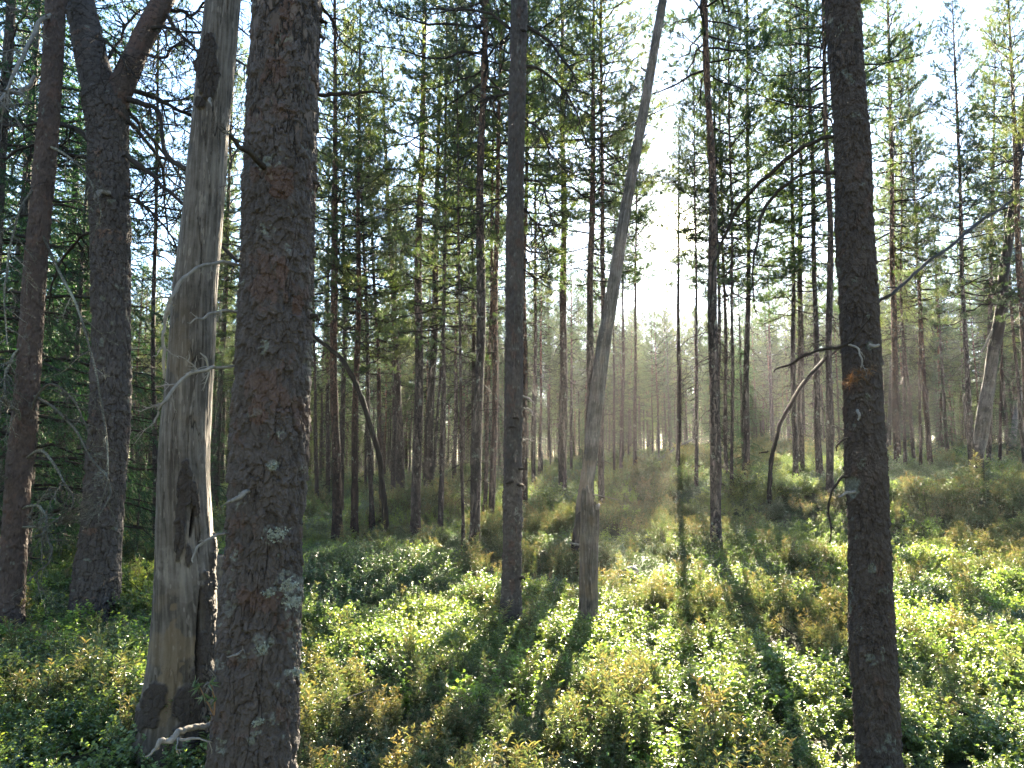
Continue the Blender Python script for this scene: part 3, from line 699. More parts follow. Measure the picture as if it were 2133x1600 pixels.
B('broken_branch', rp, ctrl_px([(1780, 1025, 7, 3.84), (1762, 1030, 7, 3.78), (1747, 1036, 3, 3.76)], Y), M_dead, rng, 2, .02, 1, 10)
B('broken_branch', rp, ctrl_px([(1786, 855, 6, 3.84), (1790, 862, 6, 3.78), (1788, 876, 3, 3.77)], Y), M_dead, rng, 0, .02, 1, 8, label='small pale hooked stub')
B('broken_branch', rp, ctrl_px([(1768, 912, 6, 3.9), (1756, 916, 5, 3.88), (1743, 940, 3, 3.86)], Y), M_twig, rng, 4, .04, 1, 10)
B('broken_branch', rp, ctrl_px([(1812, 718, 8, 3.82), (1826, 719, 7, 3.8), (1832, 720, 4, 3.79)], Y), M_dead, rng, 0, .02, 1, 8)
# tuft of brown dried needles caught on the trunk
mb = MB(); pos = []
for (px, py, n) in [(1792, 778, 9), (1776, 792, 7), (1806, 776, 6), (1768, 797, 4)]:
    pos.append(at(px, py, 3.74) + rng.normal(0, .010, (n, 3)))
pos = np.concatenate(pos); v, f = needles(rng, pos - np.array(rp.location), nrm(rng.normal(0, 1, pos.shape) + [0, -.3, 0]), 9, .058, .0022, (.2, 1.1), .004)
mb.add(v, f); mb.build('dry_needle_tuft', M_brown, rp, False)

# --- forked old pine on the left
Y = 8.1
tr_ = ctrl_px([(190, 1330, 104), (195, 1280, 88), (201, 1200, 80), (212, 1100, 72), (219, 1000, 69), (227, 900, 69), (231, 800, 69), (231, 600, 71), (230, 500, 71), (226, 400, 72), (225, 300, 75), (222, 230, 82), (212, 195, 78)], Y)
arm_l = up_to(ctrl_px([(219, 235, 70), (208, 190, 66), (190, 120, 62), (176, 50, 60), (165, 0, 58)], Y), 12.0, .05)
arm_r = up_to(ctrl_px([(238, 225, 52), (254, 178, 50), (280, 120, 46), (303, 70, 43), (330, 20, 42), (352, -20, 40)], Y), 8.2, .10)
base = np.array([tr_[0][0], tr_[0][1], float(ground(tr_[0][0], tr_[0][1]))])
fp = thing_root('pine_tree', base, 'old forked pine with plated bark and hanging bare twigs, left of the grey snag', 'pine tree')
mb = relief_trunk(tr_, 900, 300, 'pine', (.050, .10), .016, 31, -.4, .0); mb.base = mb.base - base; relief_finish(mb, 'trunk', M_fbark, fp)
mb = relief_trunk(arm_l, 400, 160, 'pine', (.06, .08), .009, 33, 0, .0); mb.base = mb.base - base; relief_finish(mb, 'limb', M_fbark, fp)
mb = relief_trunk(arm_r, 400, 140, 'pine', (.05, .06), .005, 35, 1.0, .0); mb.base = mb.base - base; relief_finish(mb, 'limb', M_redn, fp)['label'] = 'reddish limb leaning right'
crown_on(fp, arm_l[-1][:3] + [0, 0, -.6], .6, 4, (0, 0, 1), 8); crown_on(fp, arm_r[-1][:3] + [0, 0, -.2], .5, 2, nrm(arm_r[-1][:3] - arm_r[-2][:3]), 8)
FB = [
 [(258, 205, 15), (300, 215, 12), (330, 238, 10), (335, 290, 9), (350, 325, 9), (372, 345, 10), (390, 352, 10)],
 [(262, 180, 12), (330, 210, 9), (400, 240, 7), (470, 275, 5)],
 [(262, 320, 12), (300, 350, 11), (340, 385, 9), (385, 430, 8), (430, 490, 8), (500, 545, 7)],
 [(250, 210, 10), (300, 270, 7), (350, 330, 5), (390, 390, 3)],
 [(300, 60, 10), (350, 60, 7), (410, 68, 6), (470, 50, 5), (520, 75, 3)],
 [(330, 20, 10), (380, 22, 8), (400, 35, 7), (430, 5, 6), (470, -20, 5)],
 [(290, 110, 8), (340, 120, 6), (370, 95, 5), (420, 110, 3)],
 [(200, 150, 10), (240, 100, 7), (260, 60, 6), (290, 20, 4)],
 [(180, 70, 9), (225, 90, 6), (260, 130, 5), (290, 170, 3)],
 [(262, 250, 10), (310, 300, 8), (340, 360, 6), (345, 430, 4), (350, 500, 3)],
 [(255, 400, 8), (300, 430, 6), (340, 470, 5), (380, 530, 3)],
 [(195, 300, 12), (150, 265, 10), (90, 255, 8), (30, 262, 6), (-40, 250, 4)],
 [(192, 330, 10), (140, 320, 8), (80, 300, 7), (10, 330, 5)],
 [(200, 480, 7), (160, 500, 6), (120, 560, 5), (100, 640, 3)],
 [(345, 30, 10), (395, 90, 7), (440, 120, 6), (500, 130, 5), (530, 160, 3)],
 [(200, 250, 8), (240, 300, 6), (270, 380, 5), (262, 450, 3)],
 [(500, 0, 8), (512, 60, 7), (505, 160, 5), (515, 190, 4), (490, 130, 2)],
]
for k, rw in enumerate(FB[:16]):
    rw = [(a, b_, c, 8.1 + (i_ * (.15 if k % 2 else -.13))) for i_, (a, b_, c) in enumerate(rw)]
    B('dead_branch', fp, ctrl_px(rw, Y), M_twig, rng, 11 + (k % 3) * 4, .42, 2, 36, 7, .012, tr=.011)
B('broken_branch', fp, ctrl_px([(228, 402, 10, 7.9), (212, 400, 11, 7.85), (203, 408, 10, 7.8), (196, 416, 4, 7.78)], Y), M_dead, rng, 0, .1, 1, 10)

# --- slim reddish pine at the left edge
Y = 7.7
rows = up_to(ctrl_px([(22, 1320, 56), (24, 1250, 48), (38, 1000, 46), (57, 800, 44), (70, 600, 42), (88, 400, 42), (105, 200, 40), (117, 0, 40)], Y), 11, .05)
base = np.array([rows[0][0], rows[0][1], float(ground(rows[0][0], rows[0][1]))])
lp = thing_root('pine_tree', base, 'slim reddish pine by the left edge among lichen-hung twigs', 'pine tree')
mb = relief_trunk(rows, 1000, 200, 'flaky', (.035, .06), .009, 41, .55, .0); mb.base = mb.base - base; relief_finish(mb, 'trunk', M_redn, lp)
crown_on(lp, rows[-1][:3] + [0, 0, -.6], .6, 5, nrm(rows[-1][:3] - rows[-2][:3]), 8)
LB = [
 [(70, 160, 10), (45, 190, 9), (20, 195, 8), (-20, 230, 6)],
 [(122, 20, 9), (90, 45, 10), (60, 90, 9), (35, 150, 8), (10, 190, 6)],
 [(80, 470, 6), (120, 560, 6), (160, 640, 5), (190, 740, 5), (215, 860, 5), (225, 960, 3), (205, 1075, 2)],
 [(60, 820, 6), (110, 850, 6), (160, 900, 5), (195, 965, 5), (222, 990, 5), (228, 1030, 4), (205, 1078, 2)],
 [(45, 960, 6), (90, 940, 6), (130, 1000, 5), (150, 1050, 4), (110, 1090, 3), (60, 1110, 2)],
 [(40, 1060, 6), (75, 1055, 6), (98, 1080, 5), (90, 1110, 4), (60, 1120, 3)],
 [(35, 1100, 6), (80, 1100, 6), (106, 1135, 5), (100, 1170, 4), (60, 1210, 3)],
 [(45, 900, 5), (40, 860, 5), (30, 850, 7), (0, 830, 6), (-20, 815, 5)],
 [(60, 700, 6), (20, 760, 6), (5, 830, 5), (-10, 900, 4)],
 [(85, 380, 6), (50, 420, 5), (20, 520, 5), (10, 620, 4), (15, 720, 3)],
 [(50, 880, 5), (100, 800, 5), (150, 830, 4), (185, 900, 3)],
 [(30, 1000, 7), (0, 990, 7), (-30, 985, 6)],
 [(95, 300, 6), (150, 330, 5), (190, 380, 4), (215, 450, 3)],
]
for k, rw in enumerate(LB):
    rw = [(a, b_, c, 7.7 - i_ * .17) for i_, (a, b_, c) in enumerate(rw)]
    B('dead_branch', lp, ctrl_px(rw, Y), M_lichtwig if k > 1 else M_dead, rng, 12, .26, 2, 36, 6, .010, tr=.008)
# dry reddish spray
mb = MB(); out = []
for k in range(26):
    twig_tree(rng, at(125, 1085, 7.1) - np.array(lp.location) + rng.normal(0, .015, 3), nrm(np.array([1, rng.normal(0, .3), rng.uniform(-.1, .75)])), rng.uniform(.2, .42), .004, 1, 7, -.2, .10, 3, out)
twig_mb(mb, out, 3); mb.build('dead_branch', M_lichtwig, lp)['label'] = 'sunlit upturned spray of dry twigs'

# --- centre pine
Y = 7.5
rows = up_to(ctrl_px([(1059, 1370, 66), (1062, 1310, 50), (1065, 1240, 41), (1067, 1150, 38), (1068, 1000, 36.5), (1071, 700, 36), (1074, 350, 35), (1082, 0, 34)], Y), 9, .06)
base = np.array([rows[0][0], rows[0][1], float(ground(rows[0][0], rows[0][1]))])
cp = thing_root('pine_tree', base, 'middle-sized brown pine in the centre foreground, left of the splintered stump', 'pine tree')
mb = relief_trunk(rows, 1000, 160, 'flaky', (.03, .055), .011, 51, .35, .4); mb.base = mb.base - base; relief_finish(mb, 'trunk', M_nbark, cp)
crown_on(cp, rows[-1][:3] + [0, 0, -1.5], .72, 0, (0, 0, 1), 7.5)
CB = [
 [(1095, 55, 9, 7.5), (1130, 75, 7, 7.5), (1165, 110, 6, 7.4), (1190, 150, 5, 7.3), (1205, 180, 3, 7.2)],
 [(1090, 375, 6, 7.5), (1125, 380, 5, 7.5), (1140, 420, 4, 7.4), (1150, 460, 3, 7.4)],
 [(1060, 195, 6, 7.5), (1020, 205, 5, 7.5), (985, 225, 3, 7.5)],
 [(1062, 60, 8, 7.5), (1020, 30, 6, 7.6), (960, 20, 5, 7.7), (900, 30, 3, 7.8)],
 [(1092, 435, 5, 7.5), (1120, 470, 4, 7.5), (1140, 520, 3, 7.5)],
 [(1088, 825, 4, 7.5), (1102, 830, 4, 7.45), (1114, 842, 2, 7.4)],
 [(1088, 850, 4, 7.5), (1100, 853, 4, 7.45), (1112, 866, 2, 7.4)],
 [(1088, 915, 4, 7.5), (1100, 916, 3, 7.45), (1110, 918, 2, 7.4)],
 [(1058, 400, 5, 7.5), (1020, 440, 4, 7.5), (1000, 470, 3, 7.5)],
 [(1092, 250, 6, 7.5), (1125, 270, 5, 7.5), (1150, 330, 3, 7.5)],
 [(1090, 560, 4, 7.5), (1120, 580, 3, 7.5), (1145, 560, 2, 7.5)],
 [(1095, 140, 8, 7.5), (1150, 160, 6, 7.6), (1200, 230, 4, 7.7), (1220, 300, 3, 7.7)],
]
for k, rw in enumerate(CB): B('dead_branch', cp, ctrl_px(rw, Y), M_twig if k not in (5, 6, 7) else M_dead, rng, (14 if k not in (5, 6, 7) else 1), .28 if k not in (5, 6, 7) else .04, 2 if k not in (5, 6, 7) else 1, 26, 6, .008, tr=.008)
for (px, py, dx) in [(1090, 62, 1), (1088, 975, 1), (1060, 1003, -1), (1085, 1010, 1), (1088, 1205, 1), (1068, 890, 1), (1075, 870, 1)]:
    B('branch_stub', cp, ctrl_px([(px - 6 * dx, py, 7, 7.42), (px + 1 * dx, py, 6, 7.4), (px + 6 * dx, py + 3, 3, 7.4)], Y), M_twig, rng, 3, .03, 1, 8)

# --- splintered stump and leaning snag
Y = 7.7
rows = ctrl_px([(1224, 1360, 46), (1225, 1290, 39), (1226, 1200, 38), (1228, 1100, 37), (1229, 1050, 36), (1229, 1012, 30)], Y)
base = np.array([rows[0][0], rows[0][1], float(ground(rows[0][0], rows[0][1]))])
stp = thing_root('tree_stump', base, 'tall weathered grey stump with splintered top, right of the centre pine', 'tree stump')
mb = relief_trunk(rows, 500, 200, 'wood', seed=61)
gv = vnoise(np.stack([np.cos(mb.meta['th']) * 1.6, np.sin(mb.meta['th']) * 1.6, 0 * mb.meta['th']], -1), 3.0, 8)
thx = mb.base[-1, :, 0] - rows[-1, 0]
topz = rows[-1, 2] - .02 - .20 * sstep(thx, -.02, .05) + (gv - .5) * .14
zc = np.minimum(mb.base[..., 2], topz[None]); over = mb.base[..., 2] - zc
mb.base[..., 2] = zc; ctr = mb.meta['P'][:, None]; shrink = np.clip(over / .12, 0, 1)[..., None] * .75
mb.base[..., :2] = mb.base[..., :2] * (1 - shrink) + ctr[..., :2] * shrink; mb.base[..., 2] -= shrink[..., 0] * .10
mb.disp = mb.disp * 1.8 - (1 - sstep(np.abs(((np.cos(mb.meta['th'] * 5)) * .5 + fbm(mb.meta['wp'], 8, 3)[:, :]) - .5), 0, .05)) * .01
mb.A['tone'] = mb.A['tone'] - .08
mb.base = mb.base - base; relief_finish(mb, 'trunk', M_snag, stp)
B('splinter', stp, ctrl_px([(1222, 1060, 14, 7.7), (1223, 1035, 9, 7.68), (1224, 1010, 2, 7.68)], Y), M_dead, rng, 0, .02, 1, 10, 5)
B('splinter', stp, ctrl_px([(1240, 1060, 10, 7.65), (1246, 1050, 8, 7.62), (1249, 1058, 3, 7.6)], Y), M_dead, rng, 2, .03, 1, 10, 5)
B('splinter', stp, ctrl_px([(1236, 1030, 3, 7.6), (1260, 1035, 2, 7.6), (1288, 1042, 1.5, 7.6)], Y), M_dead, rng, 0, .03, 1, 10, 5)

bs = drop(1203, 1175); Y = bs[1]
rows = ctrl_px([(1196, 1215, 30), (1203, 1150, 27), (1210, 1090, 27), (1215, 1050, 28), (1229, 960, 29), (1240, 853, 31), (1260, 700, 29), (1271, 640, 28), (1303, 437, 24), (1343, 219, 21), (1381, 0, 18), (1412, -160, 14), (1430, -260, 8)], Y)
base = bs
ls = thing_root('dead_snag', base, 'slim bare grey dead trunk leaning right, rising from behind the splintered stump', 'dead tree')
mb = relief_trunk(rows, 1300, 140, 'wood', seed=71)
dk = np.maximum(patch(mb, 1200, 1160, 14, 60, .5, 6), patch(mb, 1206, 1098, 7, 26, .5, 6))
mb.A['lichen'] = dk; mb.A['red'] = np.maximum(mb.A['red'], patch(mb, 1213, 1030, 14, 70, .8, 6) * .35); mb.disp = mb.disp + dk * .012
mb.A['tone'] = mb.A['tone'] - .05; mb.base = mb.base - base; relief_finish(mb, 'trunk', M_snag, ls)
B('broken_branch', ls, ctrl_px([(1205, 1135, 6), (1196, 1134, 5), (1187, 1129, 2)], Y - .12), M_dead, rng, 0, .02, 1, 8)

for (px, py, dx, Lx) in [(1330, 290, 1, 9), (1352, 150, -1, 8), (1293, 500, 1, 10), (1262, 690, -1, 9), (1247, 800, 1, 9), (1236, 900, 1, 7), (1372, 60, 1, 8), (1310, 400, -1, 7)]:
    B('branch_stub', ls, ctrl_px([(px, py, 8), (px + dx * Lx, py - 4, 6), (px + dx * (Lx + 9), py - 12, 3)], Y - .03), M_dead, rng, 1, .08, 1, 8)
# --- thing-sized bits of dead wood
def loose(name, label, cat, rows, mat, twigs=0, tl=.1, base=None, k=30, sides=8, wig=.005, group=None):
    b0 = rows[0][:3] if base is None else base
    r_ = thing_root(name, b0, label, cat, group); return r_
def fallen(name, label, rowspx, Y, mat, twigs=0, tl=.1, k=40, wig=.006, tr=.004, nm='stem', cat='fallen branch', lift=0):
    C = ctrl_px(rowspx, Y); r_ = thing_root(name, C[0][:3], label, cat)
    B(nm, r_, C, mat, rng, twigs, tl, 1, k, 8, wig, tr=tr); return r_
fb = fallen('fallen_branch', 'pale grey broken branch lying in the shrubs at the foot of the big flaky pine', [(450, 1505, 10, 2.95), (415, 1514, 12, 2.9), (385, 1522, 12, 2.85), (355, 1535, 12, 2.8), (330, 1552, 9, 2.77), (302, 1577, 3, 2.74)], 2.9, M_dead, 0)
B('side_twig', fb, ctrl_px([(355, 1536, 7, 2.8), (385, 1542, 6, 2.8), (415, 1537, 4, 2.8), (440, 1540, 3, 2.8)], 2.8), M_dead, rng, 3, .05, 1, 18)
# a yellowing marsh tea sprig by the snag
sp_ = thing_root('shrub_sprig', at(445, 1490, 2.6), 'yellowing long-leaved sprig arching left between the grey snag and the big pine', 'shrub')
B('stem', sp_, ctrl_px([(445, 1490, 4), (438, 1475, 4), (424, 1450, 3), (414, 1432, 3)], 2.6), M_brown, rng, 0, k=14)
B('stem', sp_, ctrl_px([(445, 1490, 4), (448, 1460, 3), (443, 1440, 3), (438, 1425, 2)], 2.6), M_brown, rng, 0, k=14)
mb = MB(); pos = np.array([at(414, 1432, 2.6), at(424, 1450, 2.6), at(438, 1425, 2.6), at(448, 1455, 2.6), at(405, 1428, 2.6)])
v, f = needles(rng, pos - np.array(sp_.location), nrm(rng.normal(0, 1, pos.shape)), 11, .04, .007, (.4, 1.4), .01); mb.add(v, f); mb.build('leaves', M_ros, sp_, False)
# ------------------------------------------------------------------ MIDDLE DISTANCE (each trunk one can point at)
G1 = 'pines of the stand in the middle distance'
MP = [
 # base px, base py, width px, px2, py2, height, label, material, crown, seed
 (703, 1115, 21, 698, 44, 14, 'reddish pine standing first to the right of the big flaky pine', 'r', 3),
 (738, 1107, 16, 750, 80, 13, 'rusty orange-stemmed pine second to the right of the big flaky pine', 'r', 6),
 (776, 1085, 11, 764, 700, 11, 'thin dark pine just left of the arching dead stem', 'b', 6),
 (797, 1072, 11, 783, 690, 11, 'thin reddish pine whose foot shows behind the arching dead stem', 'r', 3),
 (819, 1041, 10, 823, 700, 12, 'thin grey pine just right of the arching dead stem', 'b', 6),
 (838, 1056, 16, 822, 700, 13, 'grey pine leaning left, between the arching dead stem and the stout straight pine', 'b', 3),
 (865, 1107, 22, 885, 0, 15, 'stout straight pine left of the gap before the pale-stemmed one, leaning slightly right', 'b', 5),
 (891, 1045, 20, 905, 560, 14, 'dark grey pine right behind the stout straight pine', 'b', 6),
 (917, 1111, 12, 930, 100, 11.5, 'slim pine with a bushy green top well below the upper edge of the view', 'b', 6),
 (945, 1023, 10, 955, 400, 13, 'thin pine behind, right of the slim pine with the bushy top', 'b', 6),
 (966, 1133, 8, 955, 300, 10, 'very thin dark pole of a pine just left of the mottled slender pine', 'b', 5),
 (987, 1148, 23, 1012, 0, 16, 'slender mottled pine nearest on the left of the centre pine, leaning right', 'b', 4),
 (1009, 1072, 10, 1022, 500, 12, 'thin reddish pine between two larger ones left of the centre pine', 'r', 2),
 (1022, 1098, 15, 1042, 130, 14, 'reddish-brown pine close on the left of the centre pine', 'r', 2),
 (1094, 1063, 13, 1097, 394, 14, 'reddish pine whose stem hugs the right side of the centre pine', 'r', 3),
 (1111, 1024, 10, 1114, 500, 13, 'thin dark pine second on the right of the centre pine', 'b', 5),
 (1123, 1002, 7, 1128, 560, 10.5, 'very thin pine third on the right of the centre pine', 'r', 2),
 (1173, 1035, 20, 1171, 0, 16, 'straight brown pine midway between the centre pine and the leaning bare snag', 'b', 0),
 (1190, 993, 7, 1190, 560, 10.5, 'thin pole close on the right of the straight brown pine', 'b', 2),
 (1229, 1062, 20, 1233, 500, 14, 'grey pine crossed by the leaning bare snag', 'b', 3),
 (1253, 1060, 14, 1252, 0, 15, 'dark straight pine just right of the splintered stump', 'b', 4),
 (1293, 1002, 8, 1296, 600, 12, 'thin pine first to the right of the leaning bare snag', 'b', 2),
 (1280, 1003, 6, 1280, 650, 11, 'very thin pine behind the leaning bare snag', 'b', 2),
 (1322, 1002, 8, 1325, 470, 11.0, 'slender lone pole with thin foliage left of the sun', 'b', 2),
 (1411, 990, 10, 1413, 520, 10.5, 'pine standing directly beneath the sun', 'b', 2),
 (1450, 1013, 8, 1447, 520, 11, 'thin pine just left of the tall leaning-foot pine right of the sun', 'b', 2),
 (1492, 1146, 24, 1467, 0, 16, 'tall straight pine right of the sun with a foot that sweeps to the right', 'b', 2),
 (1497, 1007, 9, 1492, 600, 14, 'thin pine half hidden behind the tall pine right of the sun', 'b', 3),
 (1524, 1025, 8, 1520, 500, 14, 'thin dark pine second to the right of the sun-side tall pine', 'b', 6),
 (1512, 1001, 9, 1506, 650, 13, 'thin grey pine close behind, right of the sun-side tall pine', 'b', 3),
 (1556, 1003, 13, 1556, 150, 14.5, 'pine with a full crown rising out of dark spruce greenery right of the sun', 'b', 6),
 (1608, 950, 8, 1601, 600, 12, 'thin far pine above the bowed dead stem', 'b', 2),
 (1657, 996, 12, 1652, 560, 13, 'left one of the close pair of grey pines left of the near dark pine', 'b', 6),
 (1669, 984, 14, 1668, 560, 14, 'right one of the close pair of grey pines left of the near dark pine', 'b', 3),
 (1708, 996, 14, 1696, 560, 15, 'brown pine between the grey pair and the lichened pine', 'b', 3),
 (1728, 1030, 16, 1714, 0, 17, 'long straight lichened pine close on the left of the near dark pine', 'b', 0),
 (1850, 960, 11, 1858, 640, 14, 'dark pine leaning right, first on the right of the near dark pine', 'b', 5),
 (1870, 975, 15, 1850, 60, 16.2, 'tall red-stemmed pine with an open pointed crown right of the near dark pine', 'r', 3),
 (1885, 970, 7, 1880, 560, 13, 'thin pale pine just right of the red-stemmed pine with pointed crown', 'b', 5),
 (1917, 970, 6, 1912, 600, 10, 'spindly pine between the red-stemmed pines on the right', 'r', 5),
 (1938, 972, 10, 1906, 430, 13, 'slim reddish pine leaning left on the right-hand rise', 'r', 6),
 (2026, 1000, 13, 1993, 230, 12.0, 'pine leaning left with its crown top in the open sky on the right', 'b', 6),
 (2057, 974, 11, 2064, 560, 13, 'grey pine behind the scarred leaning snag on the right', 'b', 3),
 (2081, 976, 7, 2088, 640, 11, 'thin reddish pine right of the scarred leaning snag', 'r', 5),
 (2150, 1010, 20, 2100, 0, 12.5, 'big-crowned dark pine leaning in from the right edge', 'r', 4),
 (178, 1060, 20, 182, 500, 13, 'dark pine seen behind the left flank of the forked pine', 'b', 1),
 (325, 1140, 12, 328, 560, 12, 'thin dark pine against the left flank of the grey snag', 'b', 5),
 (436, 1005, 9, 434, 600, 13, 'thin dark pine showing at the right flank of the grey snag', 'b', 1),
 (463, 1020, 9, 468, 560, 13, 'thin pine in the gap between the grey snag and the big flaky pine', 'b', 5),
 (660, 1050, 9, 655, 640, 14, 'thin dark pine hard against the right flank of the big flaky pine', 'b', 6),
 (682, 1050, 11, 684, 560, 14, 'dark pine between the big flaky pine and the first reddish pine', 'b', 3),
]
for i, (a, b_, c, d, e, H, lab, mk, cr) in enumerate(MP):
    mid_pine(a, b_, c, d, e, H, lab, G1, M_bark if mk == 'b' else M_barkr, cr, True, i)

# arching dead stems
def arch(label, rowspx, base, twigs=3, mat=None):
    B_ = drop(*base); Yb = B_[1]
    C = ctrl_px([(r[0], r[1], r[2] * .8, Yb + (r[3] if len(r) > 3 else 0)) for r in rowspx], Yb)
    r_ = thing_root('bent_dead_tree', B_, label, 'dead tree'); TREES.append((B_[0], B_[1]))
    branch('trunk', r_, C, mat or M_twig, rng, twigs, .3, 2, 70, 10, .006, tr=.006); return r_
arch('dead stem arching down from the right flank of the big flaky pine to the shrubs', [(808, 1135, 19), (804, 1100, 18), (798, 1020, 16, 0), (790, 950, 15, 0), (770, 880, 14), (745, 810, 13), (712, 750, 12), (680, 722, 11), (650, 695, 10), (615, 640, 9)], (804, 1112), 4)
arch('dead stem bowing over to the near dark pine from its left', [(1603, 1060, 12), (1603, 1030, 12), (1606, 970, 11), (1615, 920, 11), (1632, 870, 11), (1660, 820, 10), (1700, 768, 9), (1728, 740, 8), (1752, 725, 6)], (1603, 1037), 10)
# scarred snag on the right-hand rise
bs = drop(2036, 992); Y = bs[1]
rows = ctrl_px([(2038, 1030, 24), (2038, 985, 20), (2036, 950, 22), (2042, 915, 26), (2050, 860, 27), (2060, 800, 24), (2068, 740, 22), (2078, 690, 22), (2086, 640, 20), (2092, 560, 18), (2104, 480, 16), (2120, 350, 13), (2136, 200, 8)], Y)
r_ = thing_root('dead_snag', bs, 'leaning snag with a long bare silver scar and dark bark above and below, far right', 'dead tree')
mb = relief_trunk(rows, 500, 80, 'wood', seed=81); dk = np.maximum(1 - sstep(mb.meta['vv'], .9, 1.05), sstep(mb.meta['vv'], 4.6, 4.9)) * .95 * np.ones(mb.shape)
pv = project(mb.base)[1] + (fbm(mb.meta['wp'], 12, 4) - .5) * 60
dk = np.clip(sstep(pv, 945, 955) + 1 - sstep(pv, 715, 730), 0, 1); mb.A['lichen'] = dk; mb.disp += dk * .01
mb.base = mb.base - bs; relief_finish(mb, 'trunk', M_snag, r_)
branch('dead_branch', r_, ctrl_px([(2076, 680, 8), (2060, 700, 5), (2045, 735, 3)], Y), M_dead, rng, 3, .2, 1, 12)
# small weathered stump between snag and big pine
bs = drop(455, 1262); Y = bs[1]
rows = ctrl_px([(455, 1290, 36), (455, 1240, 28), (456, 1200, 26), (458, 1165, 24), (459, 1155, 10)], Y)
r_ = thing_root('tree_stump', bs, 'short weathered stump in the gap between the grey snag and the big flaky pine', 'tree stump')
mb = relief_trunk(rows, 120, 90, 'wood', seed=91); mb.base = mb.base - bs; relief_finish(mb, 'trunk', M_snag, r_)
# leaning pale pole far right
def pole(label, rowspx, base, mat, twigs=0, cat='dead tree', name='dead_pole'):
    B_ = drop(*base); C = ctrl_px(rowspx, B_[1]); C[0, 2] = min(C[0, 2], B_[2])
    r_ = thing_root(name, B_, label, cat); TREES.append((B_[0], B_[1]))
    branch('trunk', r_, C, mat, rng, twigs, .3, 1, 40, 8, .006); return r_
pole('pale dead pole leaning right near the right edge', [(2106, 960, 12), (2112, 900, 12), (2120, 850, 11), (2132, 790, 9)], (2106, 945), M_dead)
pole('thin dead pole leaning right with its foot beyond the tall pine right of the sun', [(1351, 972, 5), (1390, 945, 5), (1444, 915, 4)], (1351, 972), M_dead, 2, 'fallen pole', 'fallen_pole')
pole('dead pole lying almost level in the shrubs right of the sun', [(1400, 985, 6), (1440, 975, 6), (1500, 962, 5), (1560, 948, 4), (1600, 940, 3)], (1400, 985), M_twig, 4, 'fallen pole', 'fallen_pole')
pole('pale broken log end lying in the shrubs right of the splintered stump', [(1292, 1190, 14), (1312, 1190, 16), (1330, 1194, 10)], (1295, 1210), M_dead, 0, 'fallen log', 'fallen_log')
# spruces
def spruce(px, py, H, k, label, wide=1.0, topx=None, D=None):
    B_ = drop(px, py); r_ = root_at('spruce_tree', B_); tag(r_, label, 'spruce tree'); TREES.append((B_[0], B_[1]))
    trunk_mb(H * .98, D or H * .016, rng, 10, 30, .004, .06).build('trunk', M_barks, r_)
    child('crown', sprs[k], r_, (H / 9 * wide, H / 9 * wide, H / 9), rng.uniform(0, 6)); return r_
def spruce_at(x, y, H, k, label, wide=1.0):
    B_ = np.array([x, y, float(ground(x, y))]); r_ = root_at('spruce_tree', B_); tag(r_, label, 'spruce tree'); TREES.append((x, y))
    trunk_mb(H * .98, H * .016, rng, 10, 30, .004, .06).build('trunk', M_barks, r_)
    child('crown', sprs[k], r_, (H / 9 * wide, H / 9 * wide, H / 9), rng.uniform(0, 6)); return r_
P0 = at(60, 900, 10.6); spruce_at(P0[0], P0[1], 15, 2, 'big dark spruce filling the left edge behind the slim reddish pine', .95)
P0 = at(-40, 900, 9.2); spruce_at(P0[0], P0[1], 13, 0, 'dark spruce cut by the left edge of the view', .9)
P0 = at(20, 900, 14.5); spruce_at(P0[0], P0[1], 16, 1, 'tall dark spruce behind the spruce that fills the left edge', 1.5)
P0 = at(125, 900, 17.5); spruce_at(P0[0], P0[1], 15, 2, 'tall dark spruce showing between the slim reddish pine and the forked pine', 1.2)
P0 = at(150, 900, 13.5); spruce_at(P0[0], P0[1], 8.5, 0, 'dark green spruce between the slim reddish pine and the forked pine', 1.15)
spruce(283, 1175, 2.6, 1, 'small dark spruce sapling between the forked pine and the grey snag', 1.0)
spruce(120, 1150, 3.4, 0, 'low bushy spruce at the left foot of the forked pine', 1.0)
spruce(450, 1090, 4.5, 1, 'young spruce in the gap between the grey snag and the big flaky pine', 1.1)
spruce(1550, 998, 6.0, 1, 'young spruce wrapped round the foot of the full-crowned pine right of the sun', .9)
spruce(1974, 966, 8.5, 1, 'narrow dark spruce on the right-hand rise beyond the near dark pine', .65)
spruce(1395, 965, 7.0, 1, 'narrow spruce standing beyond the pine beneath the sun', .6)
spruce(1900, 955, 5.5, 0, 'young spruce between the red-stemmed pine and the narrow dark spruce', .9)
spruce(2100, 960, 6.0, 2, 'broad young spruce near the right edge beyond the scarred snag', .9)
spruce(1765, 958, 5.0, 0, 'young spruce hidden mostly by the near dark pine', .9)
# ------------------------------------------------------------------ FAR STAND: each pine a thing of its own
rng = np.random.default_rng(77)
temps = []
fc = [pine_crown(600 + k, CR_H, zb, Rm, nb, 24, .085, .012).mesh('pine_crown', [M_needle, M_twig]) for k, (zb, Rm, nb) in enumerate([(5.6, 2.0, 86), (6.4, 2.2, 82), (4.8, 1.8, 88)])]
for k in range(9):
    mk = M_barkr if k % 3 == 0 else M_bark
    H = 14.; tm = trunk_mb(H, .155 + .012 * (k % 4), np.random.default_rng(900 + k), 9, 30, .02, .15).mesh('trunk', [mk])
    temps.append((tm, crowns[(k * 2 + 1) % 7] if k % 3 else fc[k // 3], deads[k % 5]))
proto = []
for tm, cm, dm in temps:
    r_ = bpy.data.objects.new('pine_tree', None)
    proto.append((r_, bpy.data.objects.new('trunk', tm), bpy.data.objects.new('crown', cm), bpy.data.objects.new('dead_lower_crown', dm)))
